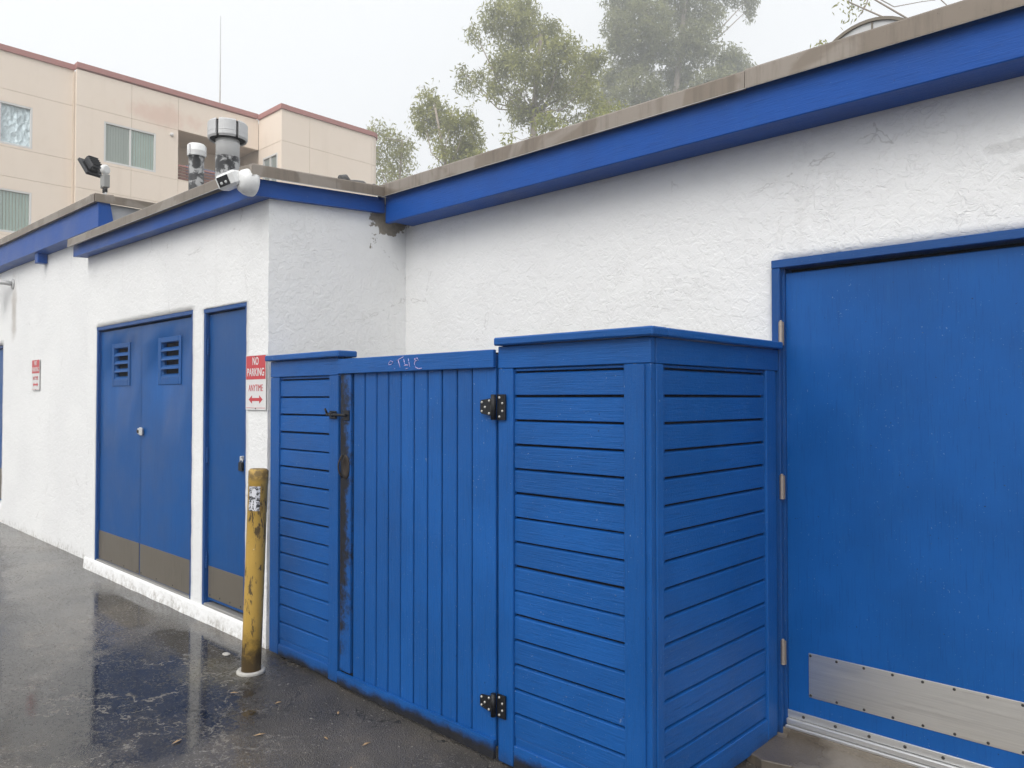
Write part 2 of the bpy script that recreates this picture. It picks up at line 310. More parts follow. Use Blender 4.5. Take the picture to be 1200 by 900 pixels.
# ------------------------------------------------------------------ mesh helpers
WO = {}
class MB:
    def __init__(s, *mats): s.bm = bmesh.new(); s.mats = mats
    def _mark(s, f0, mi, smooth=False):
        s.bm.faces.ensure_lookup_table()
        for f in s.bm.faces[f0:]: f.material_index = mi; f.smooth = smooth
    def box(s, x0, x1, y0, y1, z0, z1, mi=0, bevel=0, mat=None):
        b = bmesh.new(); bmesh.ops.create_cube(b, size=1)
        for v in b.verts: v.co = Vector(((x0 + x1) / 2 + v.co.x * (x1 - x0), (y0 + y1) / 2 + v.co.y * (y1 - y0), (z0 + z1) / 2 + v.co.z * (z1 - z0)))
        if bevel: bmesh.ops.bevel(b, geom=b.edges[:], offset=bevel, segments=1, affect='EDGES', profile=.5)
        if mat: bmesh.ops.transform(b, matrix=mat, verts=b.verts[:])
        s.join(b, mi); return s
    def join(s, b, mi=0, smooth=None):
        vm = {v: s.bm.verts.new(v.co) for v in b.verts}
        for f in b.faces:
            try: g = s.bm.faces.new([vm[v] for v in f.verts])
            except ValueError: continue
            g.material_index = mi; g.smooth = f.smooth if smooth is None else smooth
        b.free()
    def faces(s, vs, fs, mi=0, smooth=False):
        bv = [s.bm.verts.new(v) for v in vs]
        for f in fs:
            g = s.bm.faces.new([bv[i] for i in f]); g.material_index = mi; g.smooth = smooth
        return s
    def prism(s, pts, ext, mi=0):                       # polygon of 3D points swept along ext
        n = len(pts); e = Vector(ext); vs = [Vector(p) for p in pts] + [Vector(p) + e for p in pts]
        fs = [tuple(range(n))[::-1], tuple(range(n, 2 * n))] + [(i, (i + 1) % n, n + (i + 1) % n, n + i) for i in range(n)]
        s.faces(vs, fs, mi); bmesh.ops.recalc_face_normals(s.bm, faces=s.bm.faces[:]); return s
    def tube(s, path, rad, n=10, mi=0, cap=True):
        path = [Vector(p) for p in path]; rad = rad if isinstance(rad, (list, tuple)) else [rad] * len(path)
        rings = []; ref = Vector((.31, .52, .79))
        for i, p in enumerate(path):
            d = (path[min(i + 1, len(path) - 1)] - path[max(i - 1, 0)]).normalized()
            a = d.cross(ref).normalized(); b = d.cross(a)
            rings.append([s.bm.verts.new(p + (a * math.cos(2 * math.pi * k / n) + b * math.sin(2 * math.pi * k / n)) * rad[i]) for k in range(n)])
        for i in range(len(rings) - 1):
            for k in range(n):
                f = s.bm.faces.new((rings[i][k], rings[i][(k + 1) % n], rings[i + 1][(k + 1) % n], rings[i + 1][k])); f.smooth = True; f.material_index = mi
        if cap:
            for r in (rings[0][::-1], rings[-1]):
                f = s.bm.faces.new(r); f.material_index = mi
        return s
    def lathe(s, c, prof, n=28, mi=0, mat=None, smooth=True):   # prof: (r, z) from bottom to top
        c = Vector(c); rings = []
        for r, z in prof:
            ring = []
            for k in range(n):
                v = Vector((r * math.cos(2 * math.pi * k / n), r * math.sin(2 * math.pi * k / n), z))
                ring.append(s.bm.verts.new(c + (mat @ v if mat else v)))
            rings.append(ring)
        for i in range(len(rings) - 1):
            for k in range(n):
                f = s.bm.faces.new((rings[i][k], rings[i][(k + 1) % n], rings[i + 1][(k + 1) % n], rings[i + 1][k])); f.smooth = smooth; f.material_index = mi
        for r in (rings[0][::-1], rings[-1]):
            f = s.bm.faces.new(r); f.material_index = mi
        return s
    def build(s, name, parent=None, base=False, wobble=0):
        me = bpy.data.meshes.new(name)
        bmesh.ops.recalc_face_normals(s.bm, faces=s.bm.faces[:]) if not wobble else None
        vs = [v.co for v in s.bm.verts]
        lo = Vector([min(v[i] for v in vs) for i in range(3)]); hi = Vector([max(v[i] for v in vs) for i in range(3)])
        c = (lo + hi) / 2
        if base: c.z = lo.z
        bmesh.ops.translate(s.bm, verts=s.bm.verts[:], vec=-c)
        s.bm.to_mesh(me); s.bm.free()
        for m in s.mats: me.materials.append(M[m])
        return link(name, me, c, parent)
def link(name, me, c, parent=None):
    o = bpy.data.objects.new(name, me); C.objects.link(o)
    o.location = c - (WO[parent.name] if parent else Vector((0, 0, 0)))
    if parent: o.parent = parent
    WO[o.name] = Vector(c); return o
def tag(o, label, cat, group=None):
    o['label'] = label; o['category'] = cat
    if group: o['group'] = group
    return o
def empty(name, loc):
    o = bpy.data.objects.new(name, None); C.objects.link(o); o.location = loc; o.empty_display_size = .1; WO[o.name] = Vector(loc); return o
def struct(o): o['kind'] = 'structure'; return o
def box(name, parent, mat, x0, x1, y0, y1, z0, z1, bevel=.003): return MB(mat).box(x0, x1, y0, y1, z0, z1, 0, bevel).build(name, parent)
_txt = {}
def text_mesh(body, height, width, thick, bold=.012):
    cu = bpy.data.curves.new('t', 'FONT'); cu.body = body; cu.size = 1; cu.extrude = .02; cu.offset = bold; cu.resolution_u = 3
    o = bpy.data.objects.new('t', cu); C.objects.link(o); bpy.context.view_layer.update()
    me = bpy.data.meshes.new_from_object(o.evaluated_get(bpy.context.evaluated_depsgraph_get()))
    bpy.data.objects.remove(o); bpy.data.curves.remove(cu)
    xs = [v.co.x for v in me.vertices]; ys = [v.co.y for v in me.vertices]
    x0, x1, y0, y1 = min(xs), max(xs), min(ys), max(ys)
    for v in me.vertices:                                # lay it upright on a wall facing -Y
        x, y, z = v.co; v.co = ((x - (x0 + x1) / 2) * width / (x1 - x0), -z / .02 * thick, (y - (y0 + y1) / 2) * height / (y1 - y0))
    return me
def sheet(mb, origin, U, V, u0, u1, v0, v1, holes, depth, step=.045, amp=.0025, mi=0, seed=0):
    """rendered wall face with openings and reveals; hand-trowelled unevenness is real geometry"""
    U, V, O = Vector(U), Vector(V), Vector(origin); Nn = U.cross(V)
    def cuts(a, b, extra):
        k = sorted({a, b, *[e for e in extra if a < e < b]}); out = []
        for p, q in zip(k, k[1:]):
            n = max(1, round((q - p) / step)); out += [p + (q - p) * i / n for i in range(n)]
        return out + [k[-1]]
    us = cuts(u0, u1, [h[0] for h in holes] + [h[1] for h in holes]); vs = cuts(v0, v1, [h[2] for h in holes] + [h[3] for h in holes])
    def inh(u, v): return any(h[0] < u < h[1] and h[2] < v < h[3] for h in holes)
    cache = {}
    def vert(u, v, d=0):
        k = (round(u, 5), round(v, 5), d)
        if k not in cache:
            p = O + U * u + V * v - Nn * d
            q = p + noise.noise_vector(p * 7) * amp + noise.noise_vector(p * 23) * amp * .7 if d == 0 else p
            cache[k] = mb.bm.verts.new(q)
        return cache[k]
    def add(*vv):
        f = mb.bm.faces.new(vv); f.material_index = mi; f.smooth = True
    for i in range(len(us) - 1):
        for j in range(len(vs) - 1):
            if not inh((us[i] + us[i + 1]) / 2, (vs[j] + vs[j + 1]) / 2):
                add(vert(us[i], vs[j]), vert(us[i + 1], vs[j]), vert(us[i + 1], vs[j + 1]), vert(us[i], vs[j + 1]))
    for a, b, c_, d_ in holes:
        ua = [u for u in us if a - 1e-6 <= u <= b + 1e-6]; va = [v for v in vs if c_ - 1e-6 <= v <= d_ + 1e-6]
        for p, q in zip(ua, ua[1:]):
            if c_ > v0: add(vert(p, c_), vert(q, c_), vert(q, c_, depth), vert(p, c_, depth))
            if d_ < v1: add(vert(q, d_), vert(p, d_), vert(p, d_, depth), vert(q, d_, depth))
        for p, q in zip(va, va[1:]):
            if a > u0: add(vert(a, q), vert(a, p), vert(a, p, depth), vert(a, q, depth))
            if b < u1: add(vert(b, p), vert(b, q), vert(b, q, depth), vert(b, p, depth))
    return mb

# ================================================================== SETTING
def gz(x, y):
    k = [(-150, .6), (-14, -.02), (-7.7, -.055), (-4.4, -.06), (-2.4, -.092), (-1.5, -.10), (8, -.12), (150, -.2)]
    for (a, za), (b, zb) in zip(k, k[1:]):
        if x <= b: return za + (zb - za) * (x - a) / (b - a)
    return -.2
xs = [-150, -60, -30] + [-14 + .5 * i for i in range(34)] + [5, 8, 30, 150]
ys = [-150, -40, -10, -4, -2] + [-1 + .5 * i for i in range(10)] + [6, 15, 40, 150]
mb = MB('asphalt')
mb.faces([(x, y, gz(x, y)) for y in ys for x in xs], [(j * len(xs) + i, j * len(xs) + i + 1, (j + 1) * len(xs) + i + 1, (j + 1) * len(xs) + i) for j in range(len(ys) - 1) for i in range(len(xs) - 1)], smooth=True)
struct(mb.build('ground', wobble=1))
mb = MB('concrete')                                     # low worn pad before the right-hand door
pts = [(-1.66, 3.50), (-1.66, 3.27), (-1.60, 3.19), (-1.52, 3.16), (-1.40, 3.19), (-1.28, 3.14), (-1.1, 3.10), (-.8, 3.06), (-.3, 3.02), (.6, 3.0), (.6, 3.50)]
fine_ = []
for (xa, ya), (xb, yb) in zip(pts, pts[1:] + pts[:1]):
    n = max(1, int(math.hypot(xb - xa, yb - ya) / .03)) if max(ya, yb) < 3.49 else 1
    for i in range(n):
        x, y = xa + (xb - xa) * i / n, ya + (yb - ya) * i / n; k = .012 if y < 3.49 else 0
        fine_.append((x + k * noise.noise((x * 17, y * 17, 2)), y + k * noise.noise((x * 17, y * 17, 8)) + k * noise.noise((x * 45, y * 45, 8)) * .5))
mb.prism([(x, y, -.16) for x, y in fine_], (0, 0, .102))
bmesh.ops.bevel(mb.bm, geom=[e for e in mb.bm.edges if all(v.co.z > -.08 for v in e.verts)], offset=.004, segments=1, affect='EDGES')
struct(mb.build('concrete_pad'))

# ================================================================== WHITE BUILDING
B = empty('white_building', (-4.4, 4.5, -.1)); tag(B, 'single-storey white stucco building with blue doors, blue fascia and brown roof edge', 'building')
YM, YL, YF, XR, XE, XF = 3.516, 2.42, 2.53, -4.425, -7.77, -13.5
# main wall, one continuous trowelled sheet with the door opening
mb = MB('stucco'); sheet(mb, (0, YM, 0), (1, 0, 0), (0, 0, 1), XR, 2.2, -.15, 2.80, [(-1.606, -.44, -.15, 2.160)], .10); mb.build('wall', B, wobble=1)
# projecting block: front and the short return towards the main wall
DD = (-7.53, -5.515, .045, 2.155); SD = (-5.345, -4.705, .045, 2.142)
mb = MB('stucco'); sheet(mb, (0, YL, 0), (1, 0, 0), (0, 0, 1), XE, XR, -.15, 2.83, [DD, SD], .12)
sheet(mb, (XR, 0, 0), (0, 1, 0), (0, 0, 1), YL, YM, -.15, 2.85, [], .1)
sheet(mb, (XE, 0, 0), (0, -1, 0), (0, 0, 1), -YF, -YL, -.15, 2.90, [], .1)
bmesh.ops.remove_doubles(mb.bm, verts=mb.bm.verts[:], dist=.0004); mb.build('wall', B, wobble=1)
FD = (-12.35, -11.22, .18, 2.19)
mb = MB('stucco'); sheet(mb, (0, YF, 0), (1, 0, 0), (0, 0, 1), XF, XE, -.15, 3.10, [FD], .12, .07); mb.build('wall', B, wobble=1)
# white-painted kerb the projecting block's doors stand on
mb = MB('stucco')
n = 160; vs = []; fs = []
for i in range(n + 1):
    x = XE + .004 + (XR - .05 - XE) * i / n; j = .010 * noise.noise((x * 4, 0, 3)); k = .006 * noise.noise((x * 7, 4, 0)) + .004 * noise.noise((x * 31, 4, 0))
    vs += [(x, YL + .09, .046), (x, YL - .006 + k * .4, .043 + k * .5), (x, YL - .012 + j * .5, .030 + k), (x, YL - .024 + j, -.11)]
    if i: fs += [(4 * (i - 1) + q, 4 * i + q, 4 * i + q + 1, 4 * (i - 1) + q + 1) for q in range(3)]
fs += [(0, 1, 2, 3), (4 * n + 3, 4 * n + 2, 4 * n + 1, 4 * n)]
mb.faces(vs, fs, 0, True); mb.build('kerb', B)

def sweep(mb, p0, p1, prof, side, mi=0):
    """profile (out, up) carried from p0 to p1; 'out' is along side"""
    sv = Vector(side); a = [Vector(p0) + sv * o + Vector((0, 0, u)) for o, u in prof]; b = [Vector(p1) + sv * o + Vector((0, 0, u)) for o, u in prof]
    n = len(prof); mb.faces(a + b, [tuple(range(n)), tuple(range(2 * n - 1, n - 1, -1))] + [(i, n + i, n + (i + 1) % n, (i + 1) % n) for i in range(n)], mi); return mb
def drip(p0, p1, side):
    mb = MB('greysill'); sweep(mb, p0, p1, [(.0085, -.003), (.011, -.003), (.011, .0005), (.0085, .0005)], side); return mb.build('drip_edge_highlight', B)  # drip edge in paler metal, its highlight put into the colour
def cope_prof(h, d=.16): return [(0, 0), (.006, -.004), (.008, -.004), (.008, .004), (.006, h - .008), (0, h), (-d, h + .012), (-d, h - .01), (-.01, h - .02), (-.01, 0)]
# --- main eave
ZF0, ZF1 = 2.748, 2.927
for xa, xb in ((-4.365, -1.62), (-1.615, 2.2)):
    mb = MB('coping'); s = 0 if xa < -2 else -.004
    sweep(mb, (xa, 3.250 + s, ZF1 + .002 + s), (xb, 3.250 + s, ZF1 - .006 + s), cope_prof(.086), (0, -1, 0)); mb.build('coping', B)
drip((-4.355, 3.250, ZF1 - .001), (2.2, 3.250, ZF1 - .011), (0, -1, 0))
box('fascia', B, 'fas', -4.365, 2.2, 3.282, 3.322, ZF0, ZF1 + .02, .004)
box('soffit', B, 'fas', -4.345, 2.2, 3.324, YM - .004, ZF0 + .012, ZF0 + .03, .002)
# --- eave of the projecting block (its corner hangs a little low)
cz = 2.862
mb = MB('coping'); sweep(mb, (-7.80, 2.258, 2.905), (-6.05, 2.258, 2.884), cope_prof(.070), (0, -1, 0)); mb.build('coping', B)
mb = MB('coping'); sweep(mb, (-6.046, 2.256, 2.883), (-4.325, 2.256, cz), cope_prof(.070), (0, -1, 0)); mb.build('coping', B)
mb = MB('coping'); sweep(mb, (-4.327, 2.252, cz), (-4.327, 3.256, 2.924), cope_prof(.072), (1, 0, 0)); mb.build('coping', B)
drip((-7.80, 2.257, 2.903), (-4.335, 2.257, cz - .003), (0, -1, 0)); drip((-4.327, 2.246, cz - .003), (-4.327, 3.250, 2.921), (1, 0, 0))
mb = MB('fas'); sweep(mb, (-7.79, 2.302, 2.818), (-4.372, 2.302, 2.757), [(0, 0), (0, .105), (-.04, .105), (-.04, 0)], (0, -1, 0)); mb.build('fascia', B)
mb = MB('fasy'); sweep(mb, (-4.370, 2.302, 2.757), (-4.370, 3.281, 2.822), [(0, 0), (0, .105), (-.04, .105), (-.04, 0)], (1, 0, 0)); mb.build('fascia', B)
mb = MB('fas'); sweep(mb, (-7.77, 2.344, 2.826), (-4.414, 2.344, 2.766), [(0, 0), (0, .014), (-.074, .014), (-.074, 0)], (0, -1, 0)); mb.build('soffit', B)
mb = MB('fas'); sweep(mb, (-7.80, 2.302, 2.818), (-7.80, 2.53, 2.83), [(0, 0), (0, .09), (-.02, .09), (-.02, 0)], (-1, 0, 0)); mb.build('fascia', B)
# --- taller far block: sloped fascia box, raw stucco parapet end
mb = MB('coping'); sweep(mb, (-9.6, 2.372, 3.327), (-7.462, 2.372, 3.287), cope_prof(.076), (0, -1, 0)); mb.build('coping', B)
mb = MB('coping'); sweep(mb, (XF, 2.374, 3.395), (-9.605, 2.374, 3.326), cope_prof(.076), (0, -1, 0)); mb.build('coping', B)
mb = MB('coping'); sweep(mb, (-7.440, 2.372, 3.287), (-7.440, 4.6, 3.31), cope_prof(.074), (1, 0, 0)); mb.build('coping', B)
mb = MB('fas')
a = [(-7.455, 2.40, 3.292), (-7.45, 2.40, 3.065), (-7.45, 2.54, 3.050), (-7.455, 2.50, 3.292)]
mb.faces([Vector(p) for p in a] + [Vector((XF, p[1], p[2] + .09)) for p in a], [(0, 1, 2, 3), (7, 6, 5, 4)] + [(i, 4 + i, 4 + (i + 1) % 4, (i + 1) % 4) for i in range(4)]); mb.build('fascia', B)
box('parapet_end', B, 'rawstucco', -7.60, -7.475, 2.505, 4.6, 2.92, 3.29, .004)
for x in (-9.47,): box('rafter_end', B, 'fas', x - .055, x + .055, 2.43, 2.528, 2.985, 3.10, .006)
# roofs (hidden from below, they close the volumes)
box('roof', B, 'roof', -4.5, 2.2, 3.33, 9.0, 2.90, 2.96, 0)
box('roof', B, 'roof', -7.47, -4.42, 2.40, 9.0, 2.84, 2.875, 0)
box('roof', B, 'roof', XF, -7.61, 2.56, 9.0, 3.20, 3.26, 0)

# ------------------------------------------------------------------ doors
def screws(mb, pts, y, mi, r=.006):
    for x, z in pts: mb.lathe((x, y, z), [(r, -.003), (r, .001), (r * .6, .003)], 8, mi, Matrix.Rotation(R(90), 3, 'X'))
def hinge(parent, x, y, z, h=.11, r=.009, mat='hingem'):
    mb = MB(mat, 'darkscrew')
    for k in range(5): mb.lathe((x, y, z - h / 2 + k * h / 5), [(r, .0004), (r, h / 5 - .0004)], 12, 0, None, False)
    mb.lathe((x, y, z + h / 2), [(r * .9, 0), (r * .4, .008)], 10, 0); mb.box(x - .010, x + .012, y + .006, y + .0075, z - h / 2, z + h / 2, 0)
    return mb.build('hinge', parent)
def frame(x0, x1, z0, z1, y0, y1, wdt, mat_v, mat_h):
    f = MB(mat_v, mat_h); f.box(x0, x0 + wdt, y0, y1, z0, z1 - wdt, 0, .003); f.box(x1 - wdt, x1, y0, y1, z0, z1 - wdt, 0, .003); f.box(x0, x1, y0 - .002, y1, z1 - wdt + .001, z1, 1, .003)
    f.box(x0 + wdt - .001, x0 + wdt + .012, y0 + .030, y1, z0, z1 - wdt - .001, 0)
    return f.build('door_frame', B)
# right-hand steel door
frame(-1.606, -.44, -.10, 2.160, YM - .040, YM + .07, .040, 'bfr', 'bfrx')
d = box('door', B, 'bdoor', -1.556, -.488, YM + .004, YM + .048, .012, 2.098, .003)
mb = MB('plate', 'darkscrew'); mb.box(-1.457, -.53, YM + .0005, YM + .0035, .126, .329, 0, .001)
screws(mb, [(-1.448 + .118 * i, .318) for i in range(8)] + [(-1.448 + .118 * i, .137) for i in range(8)], YM - .001, 1); mb.build('kick_plate', d)
for z in (1.81, 1.087, .316): hinge(d, -1.562, YM - .036, z, .11, .011)
mb = MB('alu', 'darkscrew'); mb.box(-1.556, -.488, YM - .006, YM + .003, .012, .046, 0, .002); mb.box(-1.556, -.488, YM - .022, YM + .003, -.014, .010, 0, .003)
screws(mb, [(-1.48 + .145 * i, .030) for i in range(7)], YM - .0075, 1, .007); mb.build('door_sweep', d)
box('threshold', B, 'alu', -1.556, -.488, YM - .035, YM + .05, -.030, -.016, .003); box('sill_block', B, 'concrete', -1.60, -.45, YM - .033, YM + .07, -.12, -.031, .004)
box('door_gap_shade', B, 'dark', -1.60, -.45, YM + .075, YM + .095, -.1, 2.15, 0)  # black sheet painting the shade in the gap round the door
# louvred double doors
def leaf_with_vent(x0, x1, vx0, vx1, kx0, kx1, y):
    mb = MB('bdoor2'); sheet(mb, (0, y, 0), (1, 0, 0), (0, 0, 1), x0, x1, .062, 2.108, [(vx0 + .055, vx1 - .045, 1.665, 1.945)], .04, .6, 0); mb.box(x0, x1, y + .044, y + .05, .062, 2.108)
    d = mb.build('door', B)
    mb = MB('bdoor2'); a, b, c_, e = vx0, vx1, 1.615, 1.985
    mb.box(a, vx0 + .055, y - .006, y - .0005, c_, e, 0, .003); mb.box(vx1 - .045, b, y - .006, y - .0005, c_, e, 0, .003)
    mb.box(vx0 + .0555, vx1 - .0455, y - .006, y - .0005, 1.945, e, 0, .003); mb.box(vx0 + .0555, vx1 - .0455, y - .006, y - .0005, c_, 1.665, 0, .003); mb.build('vent_frame', d)
    box('vent_shade', d, 'dark', vx0 + .04, vx1 - .03, y + .0405, y + .0435, 1.65, 1.96, 0)  # black plate standing in for the shade inside the louvre
    for k in range(4):                                  # pressed louvre blades, curved, open at the top
        zt = 1.945 - .07 * k - .036; pr = [(y + .030, zt + .002), (y + .012, zt - .006), (y - .003, zt - .020), (y - .006, zt - .034), (y - .002, zt - .034), (y + .001, zt - .021), (y + .015, zt - .010), (y + .032, zt - .002)]
        MB('bdoor2').prism([(vx0 + .056, p, q) for p, q in pr], (vx1 - vx0 - .102, 0, 0)).build('louvre', d)
    mb = MB('oldplate', 'darkscrew'); mb.box(kx0, kx1, y - .004, y - .0005, .066, .318, 0, .001); screws(mb, [(kx0 + .03 + i * (kx1 - kx0 - .06) / 3, .085) for i in range(4)], y - .005, 1); mb.build('kick_plate', d)
    return d
frame(DD[0], DD[1], .048, DD[3], YL + .004, YL + .11, .034, 'bfr', 'bfrx')
yd = YL + .032
d1 = leaf_with_vent(-7.508, -6.553, -7.215, -6.795, -7.50, -6.562, yd); d2 = leaf_with_vent(-6.547, -5.552, -6.205, -5.775, -6.54, -5.556, yd)
for z in (1.87, 1.06, .35): hinge(d1, -7.500, yd - .010, z, .10, .009, 'bfr')
mb = MB('galv', 'darkscrew'); mb.box(-6.60, -6.49, yd - .014, yd - .001, 1.212, 1.262, 0, .006); mb.box(-6.535, -6.475, yd - .026, yd - .014, 1.205, 1.270, 0, .006); mb.lathe((-6.575, yd - .016, 1.237), [(.014, -.004), (.014, .006)], 12, 1, Matrix.Rotation(R(90), 3, 'X')); mb.build('hasp_lock', d2)
box('door_sill', B, 'greysill', DD[0] + .036, DD[1] - .02, YL + .004, YL + .10, .047, .060, .003)
# narrow door
frame(SD[0], SD[1], .048, SD[3], YL + .004, YL + .11, .032, 'bfr', 'bfrx')
d3 = box('door', B, 'bdoor2', SD[0] + .038, SD[1] - .036, yd, yd + .045, .085, SD[3] - .038, .003)
mb = MB('oldplate', 'darkscrew'); mb.box(SD[0] + .05, SD[1] - .045, yd - .004, yd - .0005, .105, .325, 0, .001); screws(mb, [(SD[0] + .08 + .15 * i, .125) for i in range(4)], yd - .005, 1); mb.build('kick_plate', d3)
for z in (1.87, 1.10, .36): hinge(d3, SD[0] + .034, yd - .010, z, .10, .009, 'bfr')
mb = MB('galv', 'black'); lx = -4.785
mb.tube([(lx + .016 * math.cos(a), yd - .022, 1.085 + .028 * math.sin(a) + .0) for a in [math.pi * i / 8 for i in range(9)]], .0045, 8, 0); mb.box(lx - .024, lx + .024, yd - .034, yd - .012, 1.025, 1.085, 1, .005); mb.box(lx - .01, lx + .01, yd - .03, yd - .001, 1.095, 1.125, 0, .003); mb.build('padlock', d3)
box('door_sill', B, 'greysill', SD[0] + .034, SD[1] - .02, YL + .002, YL + .10, .047, .066, .003)
for a in (DD, SD, FD):
    yy = (YF if a is FD else YL) + .119
    box('door_gap_shade', B, 'dark', a[0], a[1], yy + .004, yy + .02, .0, a[3], 0)  # black sheets for the shade behind these doors
# door at the far end (only its edge shows)
frame(FD[0], FD[1], FD[2], FD[3], YF + .03, YF + .11, .04, 'bfr', 'bfrx')
d4 = box('door', B, 'bdoor2', FD[0] + .045, FD[1] - .045, YF + .055, YF + .1, FD[2] + .03, FD[3] - .045, .003)
MB('oldplate').box(FD[0] + .05, FD[1] - .05, YF + .05, YF + .0535, .23, .62, 0, .001).build('kick_plate', d4)

# ================================================================== BLUE ENCLOSURE
E = empty('timber_enclosure', (-2.9, 2.9, -.09)); tag(E, 'blue timber enclosure of slatted panels with a plank gate against the wall', 'enclosure')
YE = 2.402; XS = -1.575; G = lambda x: gz(x, 2.4) + .012
def bar(name, mat, x0, x1, z0, z1, y0, y1, parent=E, bev=.003): return box(name, parent, mat, x0, x1, y0, y1, z0, z1, bev)
def lap(L, seed):                                       # one shiplap board along local X, 0.105 m pitch, sloping rebate above
    mb = MB('bx'); pr = [(0, -.0465), (-.004, -.0445), (-.004, .0425), (-.001, .0455), (.0075, .0495), (.014, .0500), (.014, -.0465)]
    mb.prism([(-L / 2, y, z) for y, z in pr], (L, 0, 0)); return mb
_lap = {}
def lapmesh(L, mat):
    k = (round(L, 3), mat)
    if k not in _lap:
        mb = lap(L, 0); me = bpy.data.meshes.new('clapboard'); mb.bm.to_mesh(me); mb.bm.free(); me.materials.append(M[mat]); _lap[k] = me
    return _lap[k]
PZ = [1.5645 - .105 * k for k in range(15)]             # board centres
def front_panel(x0, x1, s0, s1, zr, zb, tall):
    """stiles x0..s0 and s1..x1, rails, boards between; zr underside of top rail"""
    bar('stile', 'bz', x0, s0, G(x0), zr, YE, YE + .030); bar('stile', 'bz', s1, x1, G(x1), zr, YE, YE + .030)
    bar('rail', 'bx', x0, x1, zr + .0015, 1.733, YE - .001, YE + .030)
    bar('rail', 'bgr', s0 + .001, s1 - .001, G(s1) + .004, zb, YE + .002, YE + .030)
    for z in PZ:
        if z - .05 > zb - .03:
            o = link('clapboard', lapmesh(s1 - s0 - .003, 'bx'), Vector(((s0 + s1) / 2, YE + .0150 + random.uniform(-.0015, .0012), z + random.uniform(-.0015, .0015))), E); o.rotation_euler = (0, random.uniform(-.002, .002), 0)
    bar('clapboard', 'bx', s0 + .0015, s1 - .0015, 1.6215, zr - .001, YE + .012, YE + .0295, E, .002)
    bar('clapboard', 'bx', s0 + .0015, s1 - .0015, zb - .02, .0455, YE + .0125, YE + .0295, E, .003)
    bar('panel_gap_shade', 'dark', s0 - .02, s1 + .02, G(s1) + .01, 1.73, YE + .0305, YE + .036, E, 0)  # black sheet that paints the grooves between boards as deep shade
front_panel(-4.357, -3.618, -4.255, -3.708, 1.634, .014, 1)
front_panel(-2.372, -1.577, -2.282, -1.700, 1.634, .012, 1)
bar('corner_board', 'bz', -1.6055, XS - .0255, G(-1.6), 1.633, YE - .012, YE - .001, E, .003)
# side panel facing the door
def sbar(name, mat, y0, y1, z0, z1, x0=XS - .030, x1=XS, bev=.003): return box(name, E, mat, x0, x1, y0, y1, z0, z1, bev)
sbar('stile', 'bz', YE + .032, 2.482, G(-1.6), 1.633, XS - .025, XS + .002); sbar('stile', 'bz', 3.352, 3.442, G(-1.6) + .03, 1.633)
sbar('rail', 'by', YE + .033, 3.484, 1.6345, 1.733); sbar('rail', 'by', 2.484, 3.350, G(-1.6) + .02, .040, XS - .03, XS - .001)
sbar('stile', 'bz', 3.4435, 3.486, -.06, 1.633, XS - .028, XS - .012)
for z in PZ:
    if z > .05:
        k = lapmesh(.866, 'by'); o = link('clapboard', k, Vector((XS - .016, 2.917, z)), E); o.rotation_euler = (0, 0, R(90))
sbar('clapboard', 'by', 2.4845, 3.3495, 1.6215, 1.632, XS - .0295, XS - .012, .002); sbar('panel_gap_shade', 'dark', 2.47, 3.47, -.06, 1.72, XS - .037, XS - .0305, 0)  # side sheet is black too, painted shade behind the grooves
# cap boards
def cap(x0, x1, y0, y1, z0=1.735, z1=1.770): return box('cap_board', E, 'bx', x0, x1, y0, y1, z0, z1, .006)
cap(-4.378, -3.575, 2.370, 2.50); cap(-2.368, -1.546, 2.366, 2.475); MB('by').box(XS - .10, -1.5465, 2.4765, 3.470, 1.736, 1.769, 0, .005).build('cap_board', E)
for x, y in ((-4.30, 2.468), (-3.63, 2.468), (-2.352, 2.468), (-1.64, 2.478)): box('post', E, 'pull' if x == -3.63 else 'bz', x - .04, x + .04, y - .024, y + .056, G(x), 1.733, .003)  # latch-side post coloured near-black as painted shade in the gate gap
box('post', E, 'bz', -3.64, -3.56, 3.40, 3.48, -.08, 1.72, .003); box('rail', E, 'by', -3.63, -3.59, 2.52, 3.395, 1.66, 1.72, .003)
# ---- gate
gt = MB('bx').box(-3.598, -2.384, YE - .020, YE + .002, 1.640, 1.721, 0, .003).build('gate', E)
g0, g1 = G(-3.6) + .006, G(-2.4) + .006
bar('gate_stile', 'bst', -3.590, -3.493, g0 + .075, 1.6385, YE - .003, YE + .02, gt)
gx = [-3.479, -3.375, -3.271, -3.170, -3.067, -2.963, -2.858, -2.754, -2.648, -2.545, -2.386]
for a, b in zip(gx, gx[1:]):
    bar('plank', 'bz', a + .0045, b - .0045, -.03, 1.70, YE + .004 + random.uniform(-.0015, .0015), YE + .024, gt, .004)
bar('gate_gap_shade', 'dark', -3.595, -2.386, -.03, 1.71, YE + .0255, YE + .030, gt, 0)  # black sheet giving the plank gaps painted shade
mb = MB('bgr'); zz = [(-3.596, g0), (-2.386, g1), (-2.386, .006), (-3.596, .012)]
mb.prism([(x, YE - .014, z) for x, z in zz], (0, .016, 0)); mb.build('gate_rail', gt)
